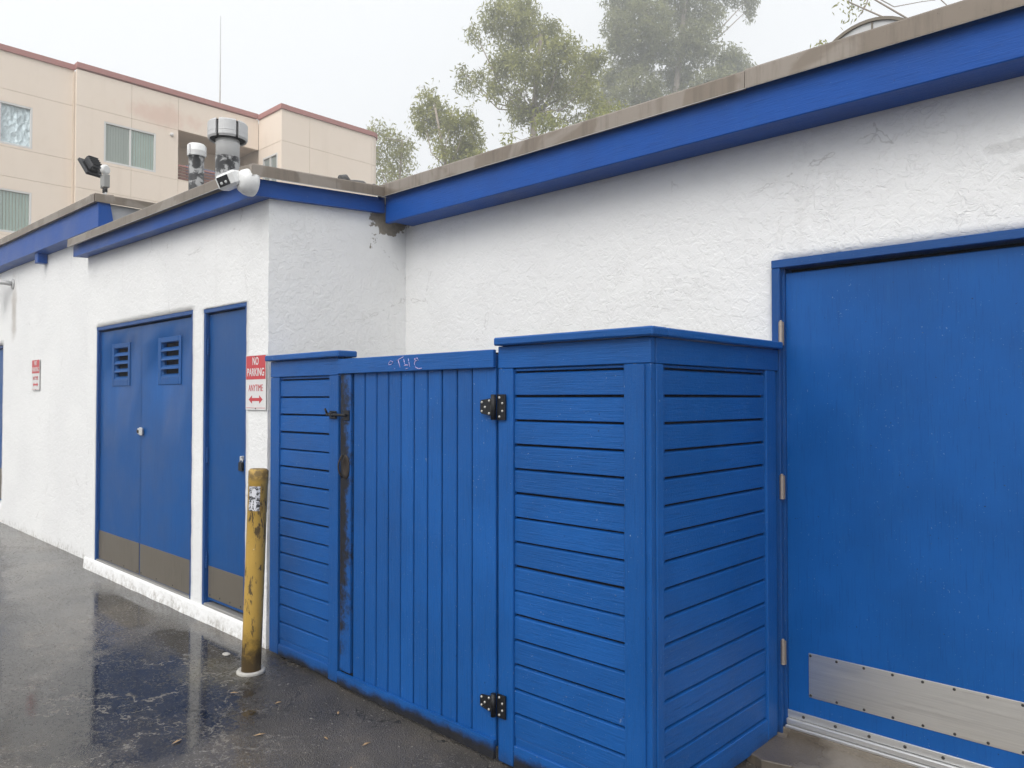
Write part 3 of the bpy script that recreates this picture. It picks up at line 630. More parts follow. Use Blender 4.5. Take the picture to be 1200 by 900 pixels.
def strap(zc, h):
    mb = MB('black', 'screw'); y = YE - .006; xk = -2.379
    hh = h / 2
    mb.prism([(xk + .012, y - .006, zc - hh), (xk + .062, y - .006, zc - hh), (xk + .062, y - .006, zc + hh), (xk + .012, y - .006, zc + hh)], (0, .006, 0))
    mb.prism([(xk - .012, y - .018, zc - hh * .70), (xk - .075, y - .018, zc - hh * .52), (xk - .082, y - .018, zc - hh * .40), (xk - .082, y - .018, zc + hh * .42), (xk - .075, y - .018, zc + hh * .56), (xk - .012, y - .018, zc + hh * .70)], (0, .006, 0))
    mb.tube([(xk, y - .016, zc - hh), (xk, y - .016, zc + hh)], .012, 10)
    screws(mb, [(xk + .028, zc + hh * .75), (xk + .046, zc + hh * .3), (xk + .046, zc - hh * .3), (xk + .028, zc - hh * .75)], y - .008, 1, .0055)
    screws(mb, [(xk - .024, zc + hh * .5), (xk - .07, zc + hh * .38), (xk - .05, zc), (xk - .024, zc - hh * .5), (xk - .07, zc - hh * .33)], y - .020, 1, .0055)
    return mb.build('hinge', gt)
strap(1.466, .112); strap(.165, .100)
mb = MB('black'); y = YE - .004                        # barrel latch across the gap
mb.box(-3.69, -3.625, y - .006, y, 1.392, 1.436, 0, .002); mb.box(-3.555, -3.50, YE - .011, YE - .003, 1.385, 1.440, 0, .002)
mb.tube([(-3.70, y - .018, 1.418), (-3.515, y - .016, 1.412)], .008, 10); mb.tube([(-3.69, y - .018, 1.418), (-3.698, y - .03, 1.45)], .006, 8); mb.box(-3.668, -3.640, y - .028, y - .004, 1.404, 1.43, 0, .004); mb.build('latch', gt)
mb = MB('pull'); pp = Matrix.Diagonal((.030, .006, .066)).to_3x3()
mb.lathe((-3.532, YE - .004, 1.132), [(.031, -.002), (.033, .002), (.030, .006), (.022, .007), (.018, .002), (.004, .002)], 24, 0, Matrix.Diagonal((1, 1, 2.05)) @ Matrix.Rotation(R(90), 3, 'X'))
mb.tube([(-3.565 - .004 * math.sin(t_), YE - .008 - .022 * math.sin(t_), 1.07 + .125 * t_ / math.pi) for t_ in [math.pi * i / 8 for i in range(9)]], .0045, 8); mb.build('pull_handle', gt)
# pink marker scrawl on the gate header
strokes = [[(0, .55), (.06, .72), (.13, .62), (.08, .45), (.01, .42), (0, .55)], [(.17, .08), (.185, .12)], [(.22, .70), (.42, .98)], [(.27, .78), (.33, .18)], [(.43, .80), (.46, .38), (.53, .34)], [(.55, .85), (.60, .18)], [(.44, .30), (.56, .34)],
           [(.72, .78), (.80, .82), (.83, .66), (.76, .62), (.73, .74)], [(.75, .62), (.72, .42), (.76, .12), (.84, .02), (.93, .06)], [(.48, .05), (.54, .08)]]
mb = MB('pink')
for st in strokes: mb.tube([(-3.135 + .285 * u, YE - .0203, 1.648 + .066 * v) for u, v in st], .0019, 6)
mb.build('scrawl', gt)

# ================================================================== THINGS ON THE GROUND
def bollard():
    base = Vector((-4.13, 2.165, -.065)); t = empty('bollard', base)
    tag(t, 'scuffed yellow steel bollard leaning by the narrow door', 'bollard')
    ax = Vector((.024, .021, 1)).normalized(); rot = Vector((0, 0, 1)).rotation_difference(ax).to_matrix(); r = .0545; Hh = 1.165
    mb = MB('yellow'); mb.lathe(base, [(r, -.02), (r, .3), (r * 1.0, .7), (r, Hh - .085), (r + .0015, Hh - .083), (r + .0015, Hh - .012), (r - .008, Hh)], 32, 0, rot); mb.build('post', t)
    pr = []
    for i in range(13): a = math.pi * i / 12; pr.append((r + .004 + .024 * math.sin(a) ** .7 + .004, -.006 + .034 * (i / 12)))
    MB('ring').lathe(base + Vector((0, 0, .0)), [(r + .001, -.006), (r + .022, -.006), (r + .025, .002), (r + .025, .012), (r + .020, .018), (r + .010, .018), (r + .001, .014)], 32, 0).build('collar', t)
    mb = MB('sticker', 'stw')                           # curved sticker wrapped on the post, facing the yard
    def wrap(u, v, d): a = R(-50) + u; p = Vector(((r + d) * math.cos(a), (r + d) * math.sin(a), v)); return base + rot @ p
    n = 8; U0, U1, V0, V1 = -.62, .62, Hh - .235, Hh - .095
    mb.faces([wrap(U0 + (U1 - U0) * i / n, v, .0012) for i in range(n + 1) for v in (V0, V1)], [(2 * i, 2 * i + 2, 2 * i + 3, 2 * i + 1) for i in range(n)])
    for cu, cv, ru, rv in ((0, Hh - .132, .24, .026), (0, Hh - .202, .28, .032)):
        mb.faces([wrap(cu + ru * math.cos(k * math.pi / 9), cv + rv * math.sin(k * math.pi / 9), .0018) for k in range(18)], [tuple(range(18))], 1)
    mb.build('sticker', t)
bollard()
for i, (x, y, s, ro) in enumerate([(-4.505, 2.20, .030, .3)]):
    mb = MB('pebble'); b = bmesh.new(); bmesh.ops.create_icosphere(b, subdivisions=2, radius=1)
    for v in b.verts: v.co = Vector((x + v.co.x * s * (1 + .3 * noise.noise(v.co * 2)), y + v.co.y * s * .7 * (1 + .3 * noise.noise(v.co * 3)), gz(x, y) + .003 + v.co.z * .009))
    mb.join(b, 0, False); tag(mb.build('pebble', base=True), 'pale flat stone chip on wet asphalt near the bollard', 'stone')
for i in range(11):
    x, y = [(-3.62, 2.05), (-3.1, 2.0), (-2.92, 2.1), (-2.78, 1.92), (-2.55, 2.05), (-3.35, 1.8), (-3.9, 1.95), (-3.0, 1.65), (-2.45, 1.75), (-3.55, 1.5), (-3.3, 2.2)][i]
    L = random.uniform(.018, .034); a = random.uniform(0, 6.3); z = gz(x, y) + .004; mb = MB('litter')
    d, e = Vector((math.cos(a), math.sin(a), 0)), Vector((-math.sin(a), math.cos(a), 0)); c = Vector((x, y, z))
    mb.faces([c - d * L, c - d * L * .2 + e * L * .28 + Vector((0, 0, .004)), c + d * L, c - d * L * .2 - e * L * .28 + Vector((0, 0, .003)), c + Vector((0, 0, .007))], [(0, 4, 1), (1, 4, 2), (2, 4, 3), (3, 4, 0)])
    tag(mb.build('fallen_leaf', base=True), 'small dry leaf lying on the asphalt before the gate', 'leaf', 'dry leaves before the gate')

# ================================================================== SIGNS
def sign(x0, x1, z0, z1, y, label):
    t = empty('no_parking_sign', ((x0 + x1) / 2, y, z0)); tag(t, label, 'sign'); W, Hh = x1 - x0, z1 - z0; cx = (x0 + x1) / 2
    pn = MB('sgw', 'darkscrew').box(x0, x1, y - .003, y, z0, z1, 0, .0008); screws(pn, [(cx, z1 - .012), (cx, z0 + .010)], y - .004, 1, .005); p = pn.build('panel', t)
    box('red_field', t, 'sgr', x0 + .006, x1 - .006, y - .0042, y - .0032, z1 - Hh * .445, z1 - .006, 0)
    f = MB('sgr'); b = .0025; q = .012
    zb = z0 + q
    f.box(x0 + q * .6, x1 - q * .6, y - .0040, y - .0031, zb, zb + b); f.build('border', t)
    def txt(s, h, wd, zc, mat, yy):
        me = text_mesh(s, h, wd, .0006, -.004 if mat == 'sgr' else .012); me.materials.append(M[mat]); o = link('lettering', me, Vector((cx, yy, zc)), t); return o
    txt('NO', Hh * .145, W * .30, z1 - Hh * .115, 'sgw', y - .005); txt('PARKING', Hh * .145, W * .84, z1 - Hh * .315, 'sgw', y - .005)
    txt('ANYTIME', Hh * .12, W * .70, z1 - Hh * .60, 'sgr', y - .0038)
    za = z0 + Hh * .19; a = W * .34; h = Hh * .075; s = h * .36; k = W * .16
    mb = MB('sgr'); mb.prism([(cx - a, y - .0042, za), (cx - a + k, y - .0042, za - h), (cx - a + k, y - .0042, za - s), (cx + a - k, y - .0042, za - s), (cx + a - k, y - .0042, za - h), (cx + a, y - .0042, za), (cx + a - k, y - .0042, za + h), (cx + a - k, y - .0042, za + s), (cx - a + k, y - .0042, za + s), (cx - a + k, y - .0042, za + h)], (0, .001, 0)); mb.build('arrow', t)
sign(-4.690, -4.428, 1.432, 1.786, YL - .008, 'red and white no parking sign between narrow door and blue enclosure')
sign(-9.92, -9.63, 1.60, 1.946, YF - .010, 'small faded no parking sign on wall beyond the louvred double doors')

# ================================================================== ROOF THINGS
def vent(name, loc, r, z0, z1, zc, rc, label, style):
    t = empty(name, Vector((loc[0], loc[1], z0))); tag(t, label, 'vent pipe'); c = Vector((loc[0], loc[1], 0))
    if style:
        MB('tar').lathe(c, [(r * 1.03, z0), (r * 1.03, z0 + .81)], 28).build('tarred_base', t)
        MB('whitepipe').lathe(c, [(r, z0 + .81), (r, z0 + .925), (r + .004, z0 + .928), (r + .004, z0 + .934), (r, z0 + .937), (r, zc + .02)], 28).build('pipe', t)
        # round wind cap with scalloped baffles
        MB('galv').lathe(c, [(r * 1.25, zc + .0), (r * 1.25, zc + .145)], 28).build('cap_core', t)
        for k in range(6):
            a0 = k * math.pi / 3 + .12; mb = MB('galv'); n = 8
            pts = []
            for i in range(n + 1): a = a0 + (math.pi / 3 - .16) * i / n; pts.append((math.cos(a) * rc, math.sin(a) * rc))
            vs = []
            for x, y in pts:
                for s_, z in ((.94, zc - .008), (1.0, zc + .01), (1.0, zc + .045), (1.012, zc + .05), (1.0, zc + .055), (1.0, zc + .135), (.93, zc + .150), (.90, zc + .14), (.90, zc + .0)): vs.append(c + Vector((x * s_, y * s_, z)))
            q = 9; mb.faces(vs, [(i * q + j, (i + 1) * q + j, (i + 1) * q + (j + 1) % q, i * q + (j + 1) % q) for i in range(n) for j in range(q)] + [tuple(range(q)), tuple(range(n * q + q - 1, n * q - 1, -1))]); mb.build('baffle', t)
        MB('galv').lathe(c, [(rc * .93, zc + .140), (rc * .6, zc + .152), (rc * .2, zc + .157)], 28).build('cap_top', t)
        MB('dark').lathe(c, [(rc * .80, zc - .004), (rc * .88, zc + .004)], 28).build('cap_underside', t)  # coloured black for the shade under the cap
    else:
        MB('tar').lathe(c, [(r * 1.03, z0), (r, z0 + .3), (r, zc + .03)], 24).build('tarred_pipe', t)
        MB('whitepipe').lathe(c, [(rc * .97, zc), (rc, zc + .006), (rc, zc + .045), (rc * 1.03, zc + .05), (rc, zc + .055), (rc, zc + .105), (rc * .85, zc + .118), (rc * .2, zc + .122)], 24).build('cap', t)
        for k in range(3):
            a = k * 2.1 - 1.2; p = c + Vector((math.cos(a) * rc * 1.01, math.sin(a) * rc * 1.01, zc + .05)); MB('galv').box(-.006, .006, -.010, .010, -.045, .05, 0, .002, Matrix.Translation(p) @ Matrix.Rotation(a, 4, 'Z')).build('cap_clip', t)
vent('vent_pipe', (-6.60, 3.2), .102, 2.875, 4.0, 3.846, .172, 'wide capped white vent pipe with tarred base on the roof', 1)
vent('vent_pipe', (-7.245, 3.2), .070, 2.875, 3.97, 3.835, .084, 'thin tar-stained vent pipe with small white cap on the roof', 0)
# security camera on the roof corner
t = empty('security_camera', (-4.36, 2.20, 2.74)); tag(t, 'white twin-lens security camera fixed on the blue roof corner', 'camera')
rx = Matrix.Rotation(R(90), 3, 'X')
MB('camw').lathe((-4.395, 2.298, 2.835), [(.082, 0), (.084, .02), (.080, .050), (.066, .080), (.040, .097), (.006, .102)], 36, 0, rx @ Matrix.Diagonal((1, 1.0, 1))).build('mount_dome', t)
mb = MB('camw'); mt = Matrix.Translation((-4.448, 2.180, 2.842)) @ Matrix.Rotation(R(32), 4, 'Z') @ Matrix.Rotation(R(-18), 4, 'Y') @ Matrix.Rotation(R(14), 4, 'X')
mb.box(-.078, .062, -.052, .065, -.046, .046, 0, .016, mt); hd = mb.build('camera_head', t)
mt2 = mt @ Matrix.Translation((-.0, -.0532, 0))
MB('lens').box(-.062, .012, -.002, .004, -.030, .030, 0, .001, mt2).build('lens_window', t)
for dx in (-.040, -.010):
    p = mt2 @ Vector((dx, -.002, -.010)); MB('galv').lathe(p, [(.008, 0), (.009, .003), (.005, .005)], 14, 0, (mt.to_3x3() @ Matrix.Rotation(R(90), 3, 'X'))).build('lens', t)
p = mt @ Vector((.06, .02, -.03)); MB('lampb').lathe(p, [(.026, -.028), (.034, -.01), (.034, .01)], 18).build('pivot', t)
# flood light on a conduit stub
t = empty('flood_light', (-7.66, 2.52, 3.37)); tag(t, 'black flood light on grey junction box above the far roof corner', 'light')
fx, fy = -7.64, 2.515
for dx in (-.022, .024): mb = MB('galv', 'lampb'); mb.tube([(fx + dx, fy, 3.30), (fx + dx, fy, 3.445)], .010, 10); mb.tube([(fx + dx, fy, 3.43), (fx + dx, fy, 3.475)], .0145, 10, 1); mb.build('conduit', t)
mb = MB('boxg', 'darkscrew'); mb.box(fx - .045, fx + .048, fy - .028, fy + .028, 3.47, 3.595, 0, .006); screws(mb, [(fx - .012, 3.583), (fx - .008, 3.485)], fy - .030, 1, .005); mb.build('junction_box', t)
mb = MB('camw', 'lampb'); mb.lathe((fx, fy, 3.645), [(.034, -.024), (.044, -.018), (.046, 0), (.044, .016), (.030, .024)], 20, 0, Matrix.Rotation(R(25), 3, 'Z') @ Matrix.Rotation(R(90), 3, 'Y')); mb.lathe((fx + .012, fy - .043, 3.65), [(.009, 0), (.009, .006)], 10, 1, rx); mb.build('swivel_plate', t)
MB('lampb').tube([(fx - .03, fy - .005, 3.635), (fx - .085, fy - .018, 3.628), (fx - .125, fy - .028, 3.655)], [.013, .012, .016], 10).build('arm', t)
ml = Matrix.Translation((fx - .185, fy - .05, 3.715)) @ Matrix.Rotation(R(20), 4, 'Z') @ Matrix.Rotation(R(-38), 4, 'Y')
mb = MB('lampb'); mb.box(-.055, -.022, -.085, .085, -.098, .098, 0, .006, ml); mb.box(-.022, .045, -.055, .055, -.075, .070, 0, .010, ml)
for k in range(5): mb.box(.045, .058, -.05, .05, -.055 + .026 * k, -.049 + .026 * k, 0, 0, ml)
mb.build('lamp_head', t); MB('lampg').box(-.0585, -.0555, -.075, .075, -.088, .088, 0, .001, ml).build('lamp_glass', t)
# roll of roofing felt
mb = MB('felt', 'dark'); pts = [(-4.50 + .006 * math.sin(i * 2.1), 2.995 + .036 * i, 3.022 + .012 * math.sin(i * 1.7) - .002 * i) for i in range(11)]
mb.tube(pts, [.034 + .006 * math.sin(i * 2.6) for i in range(11)], 14); mb.lathe(Vector(pts[0]) + Vector((0, -.001, 0)), [(.026, 0), (.026, .002)], 14, 1, rx)
tag(mb.build('felt_roll', base=True), 'crumpled dark roofing felt roll lying along the roof edge', 'felt roll')
# round fan housing beyond the eave
t = empty('fan_housing', (-1.62, 5.0, 2.96)); tag(t, 'round pale metal fan housing showing over the brown roof edge', 'fan housing')
c = Vector((-1.655, 5.0, 3.50)); rf = .38
MB('galv').lathe(c, [(rf * .97, -.02), (rf * .97, .30), (rf * .9, .32)], 48, 0, Matrix.Rotation(R(-90), 3, 'X')).build('drum', t)
mb = MB('oldplate'); n = 48
mb.faces([c + Vector((math.cos(2 * math.pi * k / n) * rr, yy, math.sin(2 * math.pi * k / n) * rr)) for k in range(n) for rr, yy in ((rf * .95, -.035), (rf, -.035), (rf, .03), (rf * .95, .03))], [(4 * k + j, 4 * ((k + 1) % n) + j, 4 * ((k + 1) % n) + (j + 1) % 4, 4 * k + (j + 1) % 4) for k in range(n) for j in range(4)], smooth=False); mb.build('rim', t)
box('seam', t, 'oldplate', c.x + .02, c.x + .03, 4.972, 4.979, c.z, c.z + rf * .93, 0); box('stand', t, 'galv', c.x - .25, c.x + .25, 5.05, 5.25, 2.96, 3.2, .01)
# wall bracket at the far end
t = empty('wall_bracket', (-10.83, YF, 2.9)); tag(t, 'grey metal pipe bracket on the white wall near the far door', 'bracket')
MB('galv').lathe((-10.80, YF - .002, 2.905), [(.065, -.002), (.065, .008), (.03, .014)], 18, 0, rx).build('flange', t)
MB('galv').tube([(-10.80, YF - .01, 2.905), (-10.83, YF - .09, 2.92), (-10.95, YF - .15, 2.93), (-11.4, YF - .17, 2.93)], .028, 12).build('arm', t)
MB('galv').tube([(-11.05, YF - .16, 2.90), (-11.08, YF - .16, 2.80), (-11.2, YF - .17, 2.74)], [.03, .045, .05], 12).build('nozzle', t)

# ================================================================== APARTMENT BUILDING
A = empty('apartment_building', (-34, 12, -.1)); tag(A, 'beige rendered apartment block with mauve roof trim behind the white building', 'building')
XA, XB, XC = -28.0, -28.22, -26.23
def panel_x(x, y0, y1, z0, z1, holes=(), th=.12):       # render panel facing +X with real openings and a recessed joint all round
    g = .004; y0 += g; y1 -= g; z0 += g; z1 -= g
    hs = [h for h in holes if h[0] < y1 and h[1] > y0 and h[2] < z1 and h[3] > z0]
    mb = MB('beige')
    if not hs: mb.box(x - th, x, y0, y1, z0, z1, 0, .004)
    else:
        ys_ = sorted({y0, y1, *[min(max(v, y0), y1) for h in hs for v in h[:2]]}); zs_ = sorted({z0, z1, *[min(max(v, z0), z1) for h in hs for v in h[2:]]})
        for a, b in zip(ys_, ys_[1:]):
            for c_, d_ in zip(zs_, zs_[1:]):
                if not any(h[0] < (a + b) / 2 < h[1] and h[2] < (c_ + d_) / 2 < h[3] for h in hs): mb.box(x - th, x, a, b, c_, d_)
        bmesh.ops.remove_doubles(mb.bm, verts=mb.bm.verts[:], dist=.0005)
        seen = {}
        for f in list(mb.bm.faces):                     # drop the inner faces where cells meet
            k = tuple(sorted(v.index for v in f.verts)) if False else tuple(sorted((round(v.co.x, 3), round(v.co.y, 3), round(v.co.z, 3)) for v in f.verts))
            seen.setdefault(k, []).append(f)
        bad = [f for l in seen.values() if len(l) > 1 for f in l]
        bmesh.ops.delete(mb.bm, geom=bad, context='FACES_ONLY')
    return mb.build('wall_panel', A)
def window_x(x, y0, y1, z0, z1, kind):
    mb = MB('wframe'); fr = .06
    mb.box(x - .10, x + .015, y0, y0 + fr, z0, z1, 0, .006); mb.box(x - .10, x + .015, y1 - fr, y1, z0, z1, 0, .006); mb.box(x - .10, x + .015, y0 + fr, y1 - fr, z1 - fr, z1, 0, .006); mb.box(x - .10, x + .02, y0 + fr, y1 - fr, z0, z0 + fr, 0, .006)
    ym = (y0 + y1) / 2; mb.box(x - .09, x, ym - .03, ym + .03, z0 + fr, z1 - fr, 0, .006); f = mb.build('window', A)
    for k, (a, b) in enumerate(((y0 + fr, ym - .03), (ym + .03, y1 - fr))):
        mat = {'blind': ('shadeb', 'blind')[k], 'foil': ('shadeb', 'foil')[k], 'slat': ('blind', 'blind')[k]}[kind]
        if mat == 'foil': box('foil_sheet', f, 'foil', x - .065, x - .06, a, b, z0 + fr, z1 - fr, 0)
        else:
            n = 9
            for i in range(n):
                yy = a + (b - a) * (i + .5) / n; hw = (b - a) / n * .47
                MB(mat).box(-.004, .004, -hw, hw, z0 + fr, z1 - fr, 0, 0, Matrix.Translation((x - .078, yy, 0)) @ Matrix.Rotation(R(28 if mat == 'blind' else 10), 4, 'Z')).build('blind_slat', f)
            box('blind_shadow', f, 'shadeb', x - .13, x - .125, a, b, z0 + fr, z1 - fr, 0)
            t_ = None
            box('pane', f, 'winglass', x - .045, x - .039, a, b, z0 + fr, z1 - fr, 0)
g = NT('clear_window_glass'); tb = g.n('ShaderNodeBsdfTransparent'); tb.inputs[0].default_value = (.90, .94, .92, 1); gl = g.n('ShaderNodeBsdfGlossy'); gl.inputs['Roughness'].default_value = .03
ms_ = g.n('ShaderNodeMixShader'); ms_.inputs[0].default_value = .10
for p_, q_ in ((tb.outputs[0], ms_.inputs[1]), (gl.outputs[0], ms_.inputs[2]), (ms_.outputs[0], g.out.inputs[0])): g.t.links.new(p_, q_)
M['winglass'] = g.m
zj = [.0, 2.9, 5.78, 6.72, 8.58, 9.52, 11.35, 12.56]
HA = [(9.17, 10.90, 9.62, 11.02), (11.69, 14.84, 9.55, 11.37), (9.17, 10.90, 6.80, 8.20), (11.69, 14.84, 6.72, 8.56)]
HB = [(5.30, 7.09, 9.60, 10.95), (5.30, 7.09, 6.80, 8.18), (1.5, 3.3, 9.60, 10.95), (1.5, 3.3, 6.80, 8.18)]
for z0, z1 in zip(zj, zj[1:]):
    for y0, y1 in ((8.30, 10.06), (10.06, 11.69), (11.69, 14.84)): panel_x(XA, y0, y1, z0, z1, HA)
    for y0, y1 in ((-1.0, 4.2), (4.2, 8.30)): panel_x(XB, y0, y1, z0, z1, HB)
    for y0, y1 in ((14.84, 16.06), (16.06, 19.0)): panel_x(XC, y0, y1, z0, z1)
    # rounded end and the jog face
    mb = MB('beige'); n = 8; g_ = .006
    pts = [(XC - .47 + .47 * math.cos(R(90 * i / n)), 19.0 + .47 * math.sin(R(90 * i / n))) for i in range(n + 1)] + [(XC - .47, 19.0)]
    mb.prism([(x, y, z0 + g_) for x, y in pts], (0, 0, z1 - z0 - 2 * g_)); mb.build('wall_panel', A)
    if z0 in (9.52, 6.72):
        mb = MB('beige'); za, zb = z0 + g_, z1 - g_
        for xa, xb, zc_, zd in ((XA, -27.64, za, zb), (-26.53, XC - .121, za, zb), (-27.64, -26.53, za, z0 + .09), (-27.64, -26.53, z0 + 1.43, zb)): mb.box(xa, xb, 14.852, 14.96, zc_, zd)
        mb.build('wall_panel', A); mb = MB('wframe'); xa, xb, zc_, zd = -27.64, -26.53, z0 + .09, z0 + 1.43
        for q in ((xa, xa + .06, zc_, zd), (xb - .06, xb, zc_, zd), (xa + .06, xb - .06, zc_, zc_ + .06), (xa + .06, xb - .06, zd - .06, zd), ((xa + xb) / 2 - .03, (xa + xb) / 2 + .03, zc_ + .06, zd - .06)): mb.box(q[0], q[1], 14.84, 14.93, q[2], q[3])
        f = mb.build('window', A); box('pane', f, 'glass', xa + .06, xb - .06, 14.90, 14.906, zc_ + .06, zd - .06, 0)
    else: MB('beige').box(XA, XC - .121, 14.852, 14.96, z0 + g_, z1 - g_, 0, .006).build('wall_panel', A)
# core behind the panels (joints and reveals show it), leaving the balcony bays open
box('core', A, 'recess', -40, XB - .14, -1.0, 8.25, -.1, 12.5, 0); box('core', A, 'recess', -40, XA - .14, 8.26, 11.66, -.1, 12.5, 0)
for z0, z1 in ((-.1, 6.70), (8.60, 9.5), (11.39, 12.5)): box('core', A, 'recess', -40, XA - .125, 11.67, 14.83, z0, z1, 0)
for z0, z1 in ((6.71, 8.59), (9.51, 11.38)): box('balcony_back', A, 'recess', -40, XA - 1.9, 11.67, 14.83, z0, z1, 0)
box('core', A, 'recess', -40, XC - .125, 14.97, 18.9, -.1, 12.5, 0); box('core', A, 'beige', -40, XC - .48, 18.91, 19.46, -.1, 12.55, 0)
for z0 in (9.55, 6.72):
    for k in range(4): box('balcony_slat', A, 'brown', XA - .09, XA - .05, 11.70, 14.83, z0 + .03 + .115 * k, z0 + .115 + .115 * k, .006)
    box('balcony_rail', A, 'mauve', XA - .11, XA - .03, 11.70, 14.83, z0 + .50, z0 + .56, .006); box('tarp', A, 'tarp', XA - .30, XA - .27, 12.1, 14.3, z0 + .1, z0 + .68, .01)
for a, k in zip(HA[::2], ('blind', 'blind')): window_x(XA - .02, *a, k)
for a, k in zip(HB, ('foil', 'slat', 'blind', 'slat')): window_x(XB - .02, *a, k)
def trim(pts, z0=12.555, z1=12.735):
    mb = MB('mauve')
    for (xa, ya), (xb, yb) in zip(pts, pts[1:]):
        d = Vector((xb - xa, yb - ya, 0)); n = Vector((d.y, -d.x, 0)).normalized()
        mb.prism([Vector((xa, ya, z0)) + n * .06, Vector((xb, yb, z0)) + n * .06, Vector((xb, yb, z0)) - n * .25, Vector((xa, ya, z0)) - n * .25], (0, 0, z1 - z0))
    return mb.build('roof_trim', A)
trim([(XB, -1.0), (XB, 8.30)]); trim([(XA, 8.30), (XA, 14.79)], 12.60, 12.78)
trim([(XA, 14.85), (XC + .06, 14.85)], 12.562, 12.745)
trim([(XC, 15.10), (XC, 19.0)] + [(XC - .47 + .47 * math.cos(R(15 * i)), 19.0 + .47 * math.sin(R(15 * i))) for i in range(1, 7)] + [(-40, 19.47)])
MB('wframe').lathe((XA + .02, 11.45, 11.12), [(.05, -.05), (.07, 0), (.05, .06)], 12).build('sensor', A)
mb = MB('galv'); mb.tube([(-30, 14.2, 12.5), (-30, 14.2, 15.2), (-30, 14.2, 17.2)], [.03, .025, .018], 8); tag(mb.build('antenna_mast', base=True), 'thin grey mast rising from the apartment block roof', 'mast')

# ================================================================== TREES
def tree(name, label, foot, trunk_top, clumps, mat, dens, leaf=(.20, .055), group='eucalyptus trees behind the roofs', seed=1, rt=.28, spread=1.0):
    rnd = random.Random(seed); base = Vector((foot[0], foot[1], gz(foot[0], foot[1]))); t = empty(name, base); tag(t, label, 'tree', group)
    mb = MB('bark'); tt = Vector(trunk_top)
    path = [base + (tt - base) * f + Vector((math.sin(f * 5 + seed) * .35 * f * spread, math.cos(f * 4 + seed) * .3 * f * spread, 0)) for f in (0, .2, .4, .6, .8, 1)]
    mb.tube(path, [rt, rt * .85, rt * .72, rt * .6, rt * .45, rt * .3], 9)
    verts, faces = [], []
    for ci, (c, r) in enumerate(clumps):
        s = min(path, key=lambda p: (p - c).length + max(0, p.z - c.z + .5) * 3); mid = (s + c) / 2 + Vector((rnd.uniform(-.3, .3), rnd.uniform(-.3, .3), -.15 * (c - s).length))
        lr = min(rt * .25, .012 + .010 * (c - s).length); mb.tube([s, mid, c], [lr, lr * .7, lr * .35], 7)
        n = int(dens * r[0] * r[1] * 36)
        for k in range(n):
            u = Vector((rnd.gauss(0, 1), rnd.gauss(0, 1), rnd.gauss(0, 1))).normalized() * rnd.random() ** .42
            p0 = c + Vector((u.x * r[0], u.y * r[0], u.z * r[1]))
            if noise.noise(p0 * (1.25 / spread) + Vector((seed * 9, 0, 0))) < -.16: continue       # open gaps
            if k % 9 == 0: mb.tube([c + (p0 - c) * .25, (c + p0) / 2 + Vector((0, 0, .1)), p0], [lr * .35, .012, .006], 4, 0, False)
            drift = Vector((rnd.uniform(-.5, .5), rnd.uniform(-.5, .5), -1)).normalized(); L = rnd.uniform(.25, .6) * spread
            for q in range(rnd.randint(6, 11)):
                p = p0 + drift * L * rnd.random() + Vector((rnd.gauss(0, .11), rnd.gauss(0, .11), rnd.gauss(0, .08))) * spread
                d = Vector((rnd.uniform(-1, 1), rnd.uniform(-1, 1), rnd.uniform(-1.8, .35))).normalized(); e = d.cross(Vector((rnd.uniform(-1, 1), rnd.uniform(-1, 1), rnd.uniform(-.6, .6)))).normalized()
                l = leaf[0] * rnd.uniform(.65, 1.25); h = leaf[1] * rnd.uniform(.7, 1.2); i = len(verts)
                verts += [p, p + d * l * .45 + e * h * .5, p + d * l, p + d * l * .45 - e * h * .5]; faces.append((i, i + 1, i + 2, i + 3))
    mb.build('trunk', t)
    me = bpy.data.meshes.new('crown'); me.from_pydata([v - base for v in verts], [], faces); me.materials.append(M[mat]); link('crown', me, base, t)
    return len(faces)
def cl(depth, rows, jit=1.0, seed=0):                   # crown masses: (x, y, half width, half height) seen from the yard, at a real distance
    rnd = random.Random(seed); out = []
    for px, py, rx_, ry_ in rows:
        dd = depth + rnd.uniform(-jit, jit); out.append((at(px, py, dd), (rx_ * dd / 895, ry_ * dd / 895)))
    return out
def foot(px, depth): p = at(px, 468, depth); return (p.x, p.y)
NL = 0
NL += tree('eucalyptus_tree', 'sparse slender tree right beside the beige apartment block', foot(452, 54), at(460, 165, 54), cl(54, [(438, 148, 9, 12), (455, 160, 18, 15), (464, 188, 20, 20), (448, 205, 18, 16), (480, 200, 10, 18), (474, 168, 12, 14), (440, 175, 12, 14)], 1.0, 1), 'leaf', 2.06, (0.321, 0.096), seed=3, rt=0.20, spread=1.74)
NL += tree('eucalyptus_tree', 'small upright tree between the slender and the tall broad tree', foot(535, 50), at(520, 125, 50), cl(50, [(503, 106, 14, 12), (492, 128, 10, 10), (560, 185, 12, 16), (530, 132, 14, 12),  (512, 128, 18, 14), (498, 142, 14, 10), (520, 148, 20, 18), (548, 138, 14, 16), (552, 165, 16, 20), (535, 172, 16, 18), (540, 192, 20, 12), (516, 170, 8, 10), (512, 195, 8, 8)], 1.2, 2), 'leaf', 3.78, (0.317, 0.095), seed=5, rt=0.22, spread=1.72)
